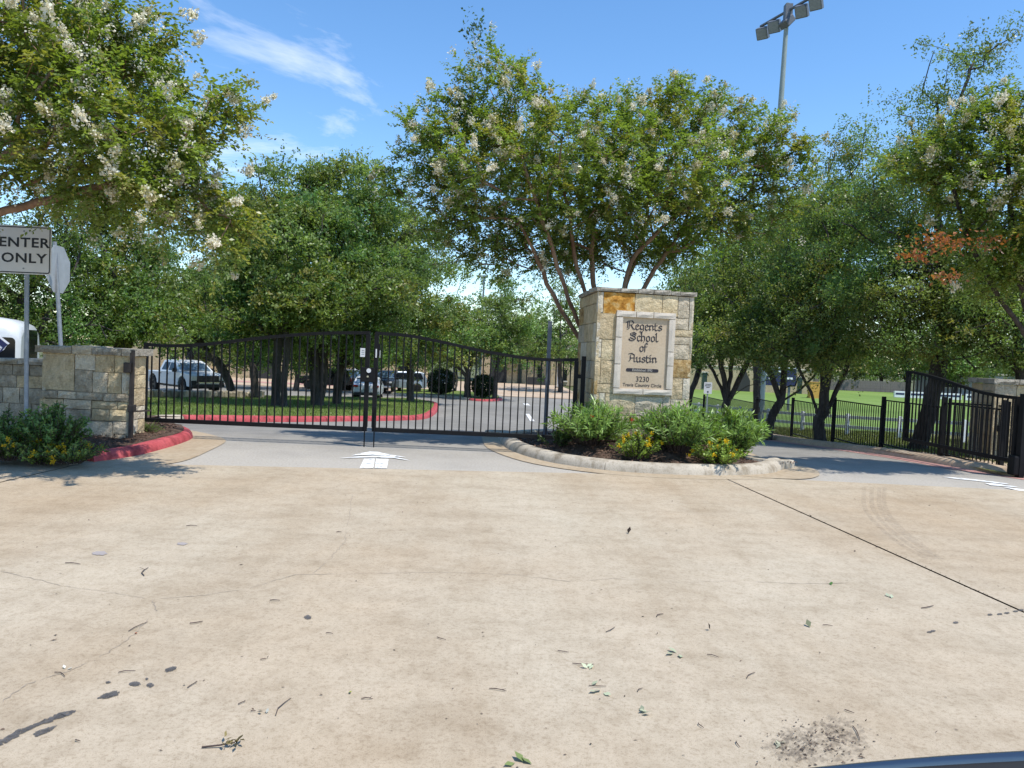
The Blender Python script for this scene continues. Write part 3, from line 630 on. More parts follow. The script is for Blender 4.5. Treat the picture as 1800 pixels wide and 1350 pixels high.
def blackletter(word, u, v, xh, parent, fn, mat, nibw=.24, base=.003, hs_=1.32):
    wd = sum(GL[c][1] for c in word) * xh * hs_; x = u - wd / 2 + .1 * xh; k = 0
    nib = Vector((math.cos(.7), math.sin(.7))) * nibw * xh / 2
    for c in word:
        mb = MB()
        for st in GL[c][0]:
            for a, b in zip(st, st[1:]):
                a = Vector((x + a[0] * xh * hs_, v + a[1] * xh)); b = Vector((x + b[0] * xh * hs_, v + b[1] * xh)); d = (b - a).normalized() * .03 * xh
                q = [a - nib - d, a + nib - d, b + nib + d, b - nib + d]
                if abs((q[1] - q[0]).cross(q[2] - q[1])) < 1e-6: continue
                hair = Vector((-d.y, d.x)) * 2.0
                if abs((b - a).normalized().cross(nib.normalized())) < .25: q = [a - nib + hair, a - nib - hair, b + nib - hair, b + nib + hair]
                mb.poly_extrude([tuple(p) for p in q], fn, 0, base + .00025 * (k % 9)); k += 1
        mb.obj('letter', mat, parent); x += GL[c][1] * xh * hs_
fnp = lambda u, v, w: O_ + ux * u + Z * v + un * (panel_d + w)
pc = (pu0 + pu1) / 2 - .02; PH = pv1 - pv0
blackletter('Regents', pc + .01, pv1 - PH * .175, PH * .075, name_panel, fnp, MAT['letter'])
blackletter('School', pc, pv1 - PH * .33, PH * .075, name_panel, fnp, MAT['letter'])
blackletter('of', pc + .005, pv1 - PH * .475, PH * .075, name_panel, fnp, MAT['letter'])
blackletter('Austin', pc, pv1 - PH * .625, PH * .075, name_panel, fnp, MAT['letter'])
def text(body, name, mat, parent, size, mtx, ext=.001, align='CENTER', bold=0.0, sx=1.0, sp_=1.0):
    cu_ = bpy.data.curves.new(name, 'FONT'); cu_.body = body; cu_.size = size; cu_.extrude = ext; cu_.align_x = align; cu_.align_y = 'CENTER'; cu_.offset = bold; cu_.resolution_u = 3; cu_.space_character = sp_
    t = bpy.data.objects.new(name, cu_); COL.objects.link(t)
    bpy.context.view_layer.update()
    me = bpy.data.meshes.new_from_object(t.evaluated_get(bpy.context.evaluated_depsgraph_get()))
    COL.objects.unlink(t); bpy.data.objects.remove(t)
    me.transform(mtx @ Matrix.Diagonal((sx, 1, 1, 1))); me.materials.clear(); 
    return link(name, me, mat, parent)
def frame_m(o, x, z, n):
    return Matrix(((x.x, z.x, n.x, o.x), (x.y, z.y, n.y, o.y), (x.z, z.z, n.z, o.z), (0, 0, 0, 1)))
pill = []; pw, ph = PH * .215, PH * .024
for k in range(9): a = -math.pi / 2 + math.pi * k / 8; pill.append((pc + pw + ph * math.cos(a), pv1 - PH * .735 + ph * math.sin(a)))
for k in range(9): a = math.pi / 2 + math.pi * k / 8; pill.append((pc - pw + ph * math.cos(a), pv1 - PH * .735 + ph * math.sin(a)))
MB().poly_extrude(pill, fnp, 0, .004).obj('date_plaque', MAT['letter'], name_panel)
text('Established 1992', 'lettering', MAT['letter_pale'], name_panel, PH * .05, frame_m(fnp(pc, pv1 - PH * .735, .0055), ux, Z, un), .0006, sx=.88)
text('3230', 'lettering', MAT['letter'], name_panel, PH * .105, frame_m(fnp(pc + .01, pv1 - PH * .862, .002), ux, Z, un), .002, sx=.95)
text('Travis Country Circle', 'lettering', MAT['letter'], name_panel, PH * .068, frame_m(fnp(pc + .01, pv1 - PH * .945, .002), ux, Z, un), .002, sx=.94)

# --- left gate pillar and its wall
lp = empty('gate_pillar', (0, 0, 0), label='low weathered limestone gate pillar beside the red kerb', cat='pillar')
D1 = 12.25
pA = at(74, 622, D1); pB = at(229, 630, D1); zt1 = at(150, 623, D1).z; PW = pB.x - pA.x
O1 = Vector((pA.x, D1, 0)); X = Vector((1, 0, 0)); NF = Vector((0, -1, 0)); PD = .55
MB().box((pA.x + PW / 2, D1 + PD / 2 + .03, zt1 / 2), (PW - .06, PD, zt1 - .02)).obj('mortar_core', MAT['mortar'], lp)
def zpx(y): return at(150, y, D1).z
sx = PW / (1400 - 450)
def pbk(x0, x1, y0, y1, mt, proud=0.0, rough=.012): stone_block(lp, O1, X, Z, NF, (x0 - 450) * sx, (x1 - 450) * sx, zpx(600 + y1 / 6.137 - 4), zpx(600 + y0 / 6.137 - 4), .07, mt, proud, rough)
for b in [(450, 800, 140, 565, 'st_tan'), (800, 1020, 150, 335, 'st_pale'), (1020, 1230, 150, 350, 'st_tan'), (1230, 1400, 150, 350, 'st_cream'), (800, 995, 335, 570, 'st_dark'), (995, 1160, 350, 575, 'st_grey'), (1160, 1310, 350, 575, 'st_tan'), (1310, 1400, 350, 575, 'st_pale')]: pbk(*b)
for b in [(435, 640, 570, 650, 'st_dark'), (640, 840, 570, 650, 'st_grey'), (840, 1130, 572, 655, 'st_dark'), (1130, 1420, 575, 658, 'st_dark')]: pbk(*b, proud=.05)
for b in [(440, 700, 655, 760, 'st_tan'), (700, 1000, 655, 760, 'st_grey'), (1000, 1280, 660, 745, 'st_tan'), (1280, 1410, 660, 745, 'st_cream'), (440, 720, 760, 880, 'st_grey'), (720, 1000, 760, 880, 'st_dark'), (1000, 1195, 745, 870, 'st_tan'), (1195, 1410, 745, 870, 'st_cream'), (440, 900, 880, 1080, 'st_dark'), (900, 1235, 880, 1100, 'st_grey'), (1235, 1410, 870, 1010, 'st_grey'), (1235, 1380, 1010, 1120, 'st_dark'), (440, 900, 1080, 1260, 'st_dark'), (900, 1150, 1100, 1260, 'st_grey'), (1150, 1380, 1120, 1260, 'st_dark')]: pbk(*b, proud=.03, rough=.02)
courses(lp, Vector((pA.x + PW, D1, 0)), Vector((0, 1, 0)), Z, X, PD, zt1, .05, ['st_cream', 'st_tan', 'st_pale'], .2, .34, .2, .4)
courses(lp, Vector((pA.x, D1 + PD, 0)), Vector((0, -1, 0)), Z, -X, PD, zt1, .05, ['st_grey', 'st_tan', 'st_dark'], .2, .34, .2, .4)
for a, b, mt in ((-.09, .5, 'st_dark'), (.5, .82, 'st_grey'), (.82, PW - .12, 'cap'), (PW - .12, PW + .08, 'cap')):
    stone_block(lp, Vector((pA.x, D1, zt1)), X, Z, NF, a, b, 0, .13 + RS.uniform(-.01, .01), PD + .12, mt, proud=.06, rough=.012, name='cap_stone')
wl = empty('garden_wall', (0, 0, 0), label='low weathered limestone wall running left from the gate pillar', cat='wall')
D2 = 12.75; zt2 = at(40, 641, D2).z; wx1 = pA.x + .02; wx0 = wx1 - 5.5
MB().box(((wx0 + wx1) / 2, D2 + .2, zt2 / 2), (wx1 - wx0 - .06, .3, zt2 - .02)).obj('mortar_core', MAT['mortar'], wl)
courses(wl, Vector((wx0, D2, 0)), X, Z, NF, wx1 - wx0 - .02, zt2, .07, ['st_dark', 'st_grey', 'st_dark', 'st_tan', 'st_dark'], .16, .3, .25, .6)
u = 0
while u < wx1 - wx0 - .05:
    w = min(RS.uniform(.4, .7), wx1 - wx0 - u - .02); stone_block(wl, Vector((wx0, D2, zt2)), X, Z, NF, u, u + w, 0, .1 + RS.uniform(-.012, .012), .42, 'cap' if RS.random() < .6 else 'st_dark', proud=.05, rough=.015, name='cap_stone'); u += w
# --- right gate pillar
rp = empty('gate_pillar', (0, 0, 0), label='shaded limestone gate pillar behind the open right gate', cat='pillar')
O3 = Vector((9.62, 15.3, zg(15.3))); MB().box((O3.x + .65, O3.y + .42, O3.z + .8), (1.24, .76, 1.6)).obj('mortar_core', MAT['mortar'], rp)
courses(rp, O3, X, Z, NF, 1.3, 1.62, .07, ['st_tan', 'st_grey', 'st_cream'], .2, .34, .3, .55)
courses(rp, O3 + Vector((0, .8, 0)), Vector((0, -1, 0)), Z, -X, .8, 1.62, .05, ['st_tan', 'st_grey'], .2, .34, .3, .5)
for a, b in ((-.06, .45), (.45, .9), (.9, 1.36)): stone_block(rp, O3 + Z * 1.62, X, Z, NF, a, b, 0, .11, .9, 'cap', proud=.06, name='cap_stone')

# ------------------------------------------------------------------ iron gates
def interp(pts, x):
    return float(np.interp(x, [p[0] for p in pts], [p[1] for p in pts]))
def gate(label, ax, length, y0, rz, topf, z0, n, hinge_left, w=.05):
    """leaf in its own frame: local x from 0 to length, origin on the ground"""
    o = empty('iron_gate', (ax, y0, 0), rz, label=label, cat='gate', group='leaves of the iron entrance gates')
    MB().box((length / 2, 0, z0), (length, .05, .075)).obj('bottom_rail', MAT['iron'], o, bevel=.006, seg=1)
    P = []; K = 26
    for k in range(K + 1): x = length * k / K; P.append((x, topf(x)))
    mb = MB(); vs = []
    for x, z in P:
        for dy, dz in ((-.03, -.028), (.03, -.028), (.03, .028), (-.03, .028)): vs.append((x, dy, z + dz))
    mb.add(vs, [(4 * i + k, 4 * i + (k + 1) % 4, 4 * i + 4 + (k + 1) % 4, 4 * i + 4 + k) for i in range(K) for k in range(4)] + [(0, 1, 2, 3), (4 * K + 3, 4 * K + 2, 4 * K + 1, 4 * K)])
    mb.obj('top_rail', MAT['iron'], o)
    for x in (0.03, length - .03):
        z1 = topf(x) - .0285
        MB().box((x, 0, (z0 + .038 + z1) / 2), (.075, .056, z1 - z0 - .038)).obj('stile', MAT['iron'], o)
    for k in range(1, n):
        x = length * k / n; z1 = topf(x) - .028; MB().box((x, 0, (z0 + .0375 + z1) / 2), (.022, .022, z1 - z0 - .0375)).obj('picket', MAT['iron'], o)
    return o
YG = 13.65
gx0 = at(252, 690, YG).x; gx1 = at(647, 690, YG).x; gx2 = at(656, 690, YG).x; gx3 = at(1014, 690, YG).x
topL = [(at(px, py, YG).x - gx0, at(px, py, YG).z) for px, py in [(252, 605), (290, 608), (330, 607.5), (370, 604.5), (400, 601), (440, 596), (480, 592), (520, 588.5), (560, 586), (600, 585), (650, 585)]]
topR = [(at(px, py, YG).x - gx2, at(px, py, YG).z) for px, py in [(650, 585), (700, 588), (730, 592), (760, 597.5), (790, 604), (820, 611), (850, 617.5), (880, 622.5), (910, 627.5), (940, 631), (975, 633), (1020, 632)]]
zb0 = at(450, 746, YG).z
GLf = gate('left leaf of the closed black iron gate with arched top', gx0, gx1 - gx0, YG, 0, lambda x: interp(topL, x), zb0, 29, True)
GRt = gate('right leaf of the closed black iron gate, next to sign pillar', gx2, gx3 - gx2, YG, 0, lambda x: interp(topR, x), zb0, 28, False)
# drop rods, lock box, stickers
for o, x in ((GLf, gx1 - gx0 - .03), (GRt, .05)):
    MB().tube([(x, -.045, zg(YG) + .0), (x, -.045, zb0 + .35)], .011, 6).obj('drop_rod', MAT['iron'], o)
LX = gx1 - gx0
MB().box((LX - .0, -.055, 1.27), (.26, .05, .26)).obj('lock_box', MAT['iron'], GLf, bevel=.01)
MB().tube([(LX + .015, -.083, 1.345), (LX + .015, -.089, 1.345)], .04, 18).obj('reflector', MAT['sign_white'], GLf)
MB().tube([(LX - .0, -.083, 1.24), (LX - .0, -.089, 1.24)], .018, 12).obj('lock_button', MAT['chrome'], GLf)
MB().box((LX - .115, -.032, 1.66), (.085, .006, .155)).obj('notice', MAT['sign_white'], GLf)
for k in range(3): MB().box((LX - .11, -.0365, 1.70 - .035 * k), (.05, .002, .006)).obj('notice_line', MAT['sign_black'], GLf)
MB().box((.035, -.032, 1.655), (.022, .006, .155)).obj('reflector_strip', MAT['sign_white'], GRt)
MB().box((.10, -.02, 1.645), (.008, .006, .13)).obj('reflector_strip', MAT['sign_white'], GRt)
MB().box((.05, .0, 1.72), (.09, .045, .22)).obj('latch_plate', MAT['iron'], GRt)
# hinge posts
hp = empty('gate_post', (pA.x + PW + .05, D1 - .03, .1), label='brown steel hinge post on the left gate pillar', cat='post')
MB().box((0, 0, .72), (.055, .055, 1.46)).obj('post', MAT['iron_old'], hp)
MB().box((-.05, -.02, 1.17), (.12, .1, .16)).obj('hinge', MAT['iron_old'], hp, bevel=.01); MB().box((.0, .02, .52), (.1, .1, .12)).obj('hinge', MAT['iron_old'], hp, bevel=.01)
MB().bar((.03, .05, .47), (.16, .32, .47), .025).obj('hinge_arm', MAT['iron_old'], hp)
hp2 = empty('gate_post', (gx3 + .10, YG + .02, .1), label='black hinge post against the left side of the sign pillar', cat='post')
MB().box((0, 0, .83), (.075, .075, 1.66)).obj('post', MAT['iron'], hp2)
for z in (.38, 1.3): MB().box((-.05, 0, z), (.12, .05, .07)).obj('hinge', MAT['iron'], hp2)
# right gate, swung open
ra = Vector((8.78, 13.3, 0)); rb = Vector((8.63, 16.8, 0)); rl = (rb - ra).length; rr = math.atan2(rb.y - ra.y, rb.x - ra.x)
GR2 = gate('open right hand iron gate leaf swung back along the fence', ra.x, rl, ra.y, rr, lambda x: interp([(0, 1.36), (.5, 1.37), (1.0, 1.41), (1.6, 1.5), (2.2, 1.60), (2.8, 1.68), (3.2, 1.715), (3.6, 1.73)], x), .26, 26, True)
hp3 = empty('gate_post', (8.82, 13.18, 0), label='thick black hinge post of the open right gate', cat='post')
MB().box((0, 0, .72), (.12, .12, 1.44)).obj('post', MAT['iron'], hp3)
for z in (.5, 1.15): MB().box((.0, .08, z), (.06, .14, .07)).obj('hinge', MAT['iron'], hp3)
MB().box((-.02, .05, .2), (.26, .2, .34)).obj('gate_operator', MAT['iron'], hp3, bevel=.03)

# ------------------------------------------------------------------ iron fence along the right verge
fd = [13.9, 15.8, 18.3, 21.0, 24.0, 27.4, 31.0, 34.6, 38.3, 42.0]
fxs = lambda y: 8.93 - .012 * (y - 14)
fence = empty('iron_fence', (fxs(15), 15, 0), label='low black iron picket fence stepping down beside the right drive', cat='fence')
def fp(x, y, z): return (x - fxs(15), y - 15, z)
for a in fd: MB().box(fp(fxs(a), a, zg(a) + .66), (.075, .075, 1.32)).obj('fence_post', MAT['iron'], fence)
for a, b in zip(fd, fd[1:]):
    za = max(zg(a), zg(b)); base = zg((a + b) / 2)
    for z in (1.16, .12): MB().bar(fp(fxs(a + .04), a + .04, base + z), fp(fxs(b - .04), b - .04, base + z), .03).obj('fence_rail', MAT['iron'], fence)
    n = int((b - a) / .115)
    if a > 34: n = int((b - a) / .17)
    for k in range(1, n):
        y = a + (b - a) * k / n; MB().box(fp(fxs(y), y, base + .64), (.016, .016, 1.0)).obj('picket', MAT['iron'], fence)
# small walk gate between the fence end and the right pillar
wg = empty('walk_gate', (9.0, 15.75, zg(15.7)), -.55, label='small black iron walk gate behind the open gate leaf', cat='gate')
for x in (0, 1.02): MB().box((x, 0, .65), (.06, .06, 1.3)).obj('stile', MAT['iron'], wg)
for z in (.1, 1.2): MB().box((.51, 0, z), (.96, .03, .03)).obj('rail', MAT['iron'], wg)
for k in range(1, 9): MB().box((1.02 * k / 9, 0, .65), (.016, .016, 1.07)).obj('picket', MAT['iron'], wg)
MB().box((.9, -.03, .75), (.12, .06, .12)).obj('latch', MAT['iron'], wg)

# ------------------------------------------------------------------ signs and posts
def post_sign(name, label, px, depth, py_top, zbase, lean=0.0): pass
d = 11.25
c = at(33, 439, d); top = at(43, 400, d); bot = at(43.5, 800, d)
es = empty('road_sign', (bot.x, d, zg(d)), label='white ENTER ONLY sign on grey steel post at left edge', cat='sign')
MB().tube([(0, .03, .0), (top.x - bot.x + .02, .03, top.z - zg(d) - .03)], .03, 10).obj('post', MAT['galv'], es)
def rrect(w, h, r_, n=5):
    out = []
    for cx_, cy_, a0 in ((w / 2 - r_, -h / 2 + r_, -90), (w / 2 - r_, h / 2 - r_, 0), (-w / 2 + r_, h / 2 - r_, 90), (-w / 2 + r_, -h / 2 + r_, 180)):
        for k in range(n + 1): a = math.radians(a0 + 90 * k / n); out.append((cx_ + r_ * math.cos(a), cy_ + r_ * math.sin(a)))
    return out
sw, sh = .93, .70
sc = Vector((at(91.5, 440, d).x - sw / 2 - bot.x, -.012, at(45, 439.5, d).z - zg(d)))
sgn = MB().poly_extrude(rrect(sw, sh, .04), lambda u, v, w: sc + Vector((u, -w, v)), 0, .004).obj('sign_panel', MAT['sign_white'], es)
ro = rrect(sw - .03, sh - .03, .033); ri = rrect(sw - .062, sh - .062, .022)
mb = MB(); n = len(ro); mb.add([sc + Vector((u, -.0055, v)) for u, v in ro] + [sc + Vector((u, -.0055, v)) for u, v in ri], [(i, (i + 1) % n, n + (i + 1) % n, n + i) for i in range(n)]); mb.obj('border', MAT['sign_black'], sgn)
fm = lambda x, z: frame_m(sc + Vector((x, -.0062, z)), X, Z, NF)
xr = sc.x
text('ENTER', 'lettering', MAT['sign_black'], sgn, .192, fm(sw / 2 - .40, .10), .0008, bold=.004, sx=1.22, sp_=1.08)
text('ONLY', 'lettering', MAT['sign_black'], sgn, .192, fm(sw / 2 - .40, -.125), .0008, bold=.004, sx=1.22, sp_=1.08)
for z in (.27, -.27): MB().tube([sc + Vector((sw / 2 - .40, -.004, z)), sc + Vector((sw / 2 - .40, -.012, z))], .012, 8).obj('bolt', MAT['galv'], sgn)
d = 13.4
b0 = at(109, 640, d); t0 = at(96, 425, d)
ss = empty('stop_sign', (b0.x, d, zg(d)), label='octagonal stop sign seen from behind on a leaning steel post', cat='sign')
lx = (t0.x - b0.x) / (t0.z - b0.z)
Hs = t0.z - zg(d)
MB().tube([(-lx * (b0.z - zg(d)), 0, 0), (t0.x - b0.x, 0, Hs)], .034, 10).obj('post', MAT['galv'], ss)
oc = at(99, 473, d); sa = math.radians(95)
dirx = Vector((math.cos(sa), math.sin(sa), 0)); nn = Vector((math.sin(sa), -math.cos(sa), 0))
octp = [(.44 * math.cos(math.pi / 8 + k * math.pi / 4), .44 * math.sin(math.pi / 8 + k * math.pi / 4)) for k in range(8)]
ocl = Vector((oc.x - b0.x, .06, oc.z - zg(d)))
MB().poly_extrude(octp, lambda u, v, w: ocl + dirx * u * -1 + Z * v + nn * w, 0, .004).obj('sign_panel', MAT['sign_back'], ss)
# slim grey post inside the island
d = 14.7; t0 = at(967, 566, d); gp = empty('steel_post', (t0.x, d, zg(d) + .1), label='slim weathered grey post standing behind the right gate leaf', cat='post')
MB().box((0, 0, (t0.z - zg(d)) / 2 - .05), (.075, .075, t0.z - zg(d) - .1)).obj('post', MAT['pole_dark'], gp); MB().box((0, 0, t0.z - zg(d) - .095), (.085, .085, .02)).obj('cap', MAT['pole_dark'], gp)
# small white parking sign
d = 17.6; t0 = at(1245, 672, d); ps = empty('parking_sign', (t0.x, d, zg(d) + .1), label='small white parking sign on thin post behind the shrubs', cat='sign')
hz_ = t0.z - zg(d) - .1
MB().box((0, .012, hz_ / 2), (.03, .02, hz_)).obj('post', MAT['green_pole'], ps)
sg2 = MB().poly_extrude(rrect(.185, .265, .015), lambda u, v, w: Vector((u, -w, hz_ - .13 + v)), 0, .004).obj('sign_panel', MAT['sign_white'], ps)
for k, (z, w_) in enumerate(((.085, .13), (.05, .15), (.015, .08))):
    for q in range(5): MB().box((-w_ / 2 + w_ * (q + .5) / 5, -.0055, hz_ - .13 + z), (w_ / 5 * .7, .002, .017)).obj('text_mark', MAT['sign_black'], sg2)
MB().tube([(.0, -.0045, hz_ - .22), (.0, -.006, hz_ - .22)], .02, 12).obj('text_mark', MAT['sign_black'], sg2)

# ------------------------------------------------------------------ vegetation helpers
def leaf_mesh(name, pos, dirv, nrm, ln, wd, tint, belly=.45, droop=.0):
    n = len(pos)
    dirv = dirv / (np.linalg.norm(dirv, axis=1, keepdims=True) + 1e-9)
    side = np.cross(dirv, nrm); side /= (np.linalg.norm(side, axis=1, keepdims=True) + 1e-9)
    up = np.cross(side, dirv)
    ln = np.asarray(ln).reshape(-1, 1) * np.ones((n, 1)); wd = np.asarray(wd).reshape(-1, 1) * np.ones((n, 1))
    v = np.empty((n, 4, 3), np.float32)
    v[:, 0] = pos; v[:, 2] = pos + dirv * ln - up * ln * droop
    mid = pos + dirv * ln * belly
    v[:, 1] = mid + side * wd * .5 + up * wd * .16; v[:, 3] = mid - side * wd * .5 + up * wd * .16
    me = bpy.data.meshes.new(name)
    me.vertices.add(n * 4); me.vertices.foreach_set('co', v.ravel())
    me.loops.add(n * 4); me.loops.foreach_set('vertex_index', np.arange(n * 4, dtype=np.int32))
    me.polygons.add(n); me.polygons.foreach_set('loop_start', np.arange(0, n * 4, 4, dtype=np.int32)); me.polygons.foreach_set('loop_total', np.full(n, 4, np.int32))
    at_ = me.attributes.new('tint', 'FLOAT_COLOR', 'POINT')
    c = np.ones((n, 4, 4), np.float32); c[:, :, :3] = tint[:, None, :]
    at_.data.foreach_set('color', c.ravel())
    me.update(calc_edges=True); return me
def unit(rs, n):
    d = rs.normal(size=(n, 3)); return d / np.linalg.norm(d, axis=1, keepdims=True)
def PB(px, py, d, rx, ry, rd=None, dens=1.0):
    c = at(px, py, d); return (np.array(c), np.array((rx * d / F, rd if rd else .85 * rx * d / F, ry * d / F)), dens)
def sample_blobs(rs, blobs, n, shell=4.0):
    vol = np.array([b[1].prod() ** (2 / 3) * b[2] for b in blobs]); vol /= vol.sum(); out = []
    for b, v in zip(blobs, vol):
        k = max(3, int(round(n * v))); d = unit(rs, k); r_ = rs.random((k, 1)) ** (1 / shell)
        out.append(b[0] + d * r_ * b[1])
    return np.concatenate(out)
def resample(pts, step=.22):
    P = [np.array(p, float) for p in pts]; out = []
    for i in range(len(P) - 1):
        p0, p1, p2, p3 = P[max(i - 1, 0)], P[i], P[i + 1], P[min(i + 2, len(P) - 1)]
        m = max(2, int(np.linalg.norm(p2 - p1) / step))
        for k in range(m):
            t = k / m; out.append(.5 * (2 * p1 + (p2 - p0) * t + (2 * p0 - 5 * p1 + 4 * p2 - p3) * t * t + (3 * p1 - p0 - 3 * p2 + p3) * t ** 3))
    out.append(P[-1]); return out
def grow(rs, trunks, targets, R, bf=.35, rtip=.006, expo=.46, wig=.09):
    pos = []; par = []; pl = []
    for tr in trunks:
        rp_ = resample(tr)
        if pos:
            A_ = np.array(pos); j = int(np.argmin(((A_ - rp_[0]) ** 2).sum(1))); prev = j; base = pl[j]; rp_ = rp_[1:]
        else: prev = -1; base = 0.0
        for p in rp_:
            p = p + rs.normal(size=3) * .012
            base += 0 if prev < 0 else float(np.linalg.norm(p - pos[prev])); pos.append(p); par.append(prev); pl.append(base); prev = len(pos) - 1
    T = np.array(targets); n = len(T); best = np.full(n, 1e9); bi = np.zeros(n, int)
    A_ = np.array(pos); PLA = np.array(pl)
    zmin = A_[:, 2].min() + .45 * (A_[:, 2].max() - A_[:, 2].min())
    for i in range(len(A_)):
        if A_[i, 2] < zmin: continue
        c = np.linalg.norm(T - A_[i], axis=1) + bf * PLA[i]; m = c < best; best[m] = c[m]; bi[m] = i
    alive = np.ones(n, bool); tips = []
    for _ in range(n):
        j = int(np.argmin(np.where(alive, best, 1e9))); alive[j] = False
        a = np.array(pos[bi[j]]); b = T[j]; prev = int(bi[j]); ln = np.linalg.norm(b - a); m = max(1, int(ln / .3)); new = []
        for k in range(1, m + 1):
            p = a + (b - a) * k / m
            if k < m: p = p + rs.normal(size=3) * wig * ln / m * 1.2
            pos.append(p); par.append(prev); pl.append(pl[prev] + float(np.linalg.norm(p - pos[prev]))); prev = len(pos) - 1; new.append(prev)
        tips.append(prev)
        for i in new:
            c = np.linalg.norm(T - pos[i], axis=1) + bf * pl[i]; mm = alive & (c < best); best[mm] = c[mm]; bi[mm] = i
    cnt = np.zeros(len(pos)); 
    for t in tips: cnt[t] += 1
    kids = [[] for _ in pos]
    for i in range(len(pos)):
        if par[i] >= 0: kids[par[i]].append(i)
    for i in range(len(pos) - 1, -1, -1):
        if par[i] >= 0: cnt[par[i]] += max(cnt[i], .3)
    rad = np.maximum(rtip, R * (cnt / cnt.max()) ** expo)
    return pos, par, kids, cnt, rad, tips
def wood_mesh(name, pos, par, kids, cnt, rad, rmin=.0, flare=1.35):
    mb = MB(); roots = [i for i in range(len(pos)) if par[i] < 0]; stack = list(roots)
    zb_ = min(p[2] for p in pos)
    while stack:
        s_ = stack.pop(); chain = ([par[s_]] if par[s_] >= 0 else []) + [s_]; cur = s_
        while kids[cur]:
            k = max(kids[cur], key=lambda q: cnt[q])
            for o_ in kids[cur]:
                if o_ != k: stack.append(o_)
            chain.append(k); cur = k
        if len(chain) < 2: continue
        rr = [float(rad[i]) for i in chain]
        if par[s_] >= 0: rr[0] = rr[1]
        if rr[0] < rmin: continue
        if par[s_] < 0:
            for q in range(len(rr)):
                h = pos[chain[q]][2] - zb_
                rr[q] *= 1 + (flare - 1) * math.exp(-h / .18)
        for q in range(1, len(rr)): rr[q] = min(rr[q], rr[q - 1])
        n = 10 if rr[0] > .07 else 7 if rr[0] > .03 else 4 if rr[0] > .012 else 3
        mb.tube([Vector(pos[i]) for i in chain], rr, n, cap=False)
    me = bpy.data.meshes.new(name); me.from_pydata(mb.v, [], mb.f); me.polygons.foreach_set('use_smooth', mb.sm); me.update(); return me
def tree_root(name, base, **k): return empty(name, base, **k)
def child_at(root, name, me, mat):
    me.transform(Matrix.Translation(-Vector(root.location))); return link(name, me, mat, root)

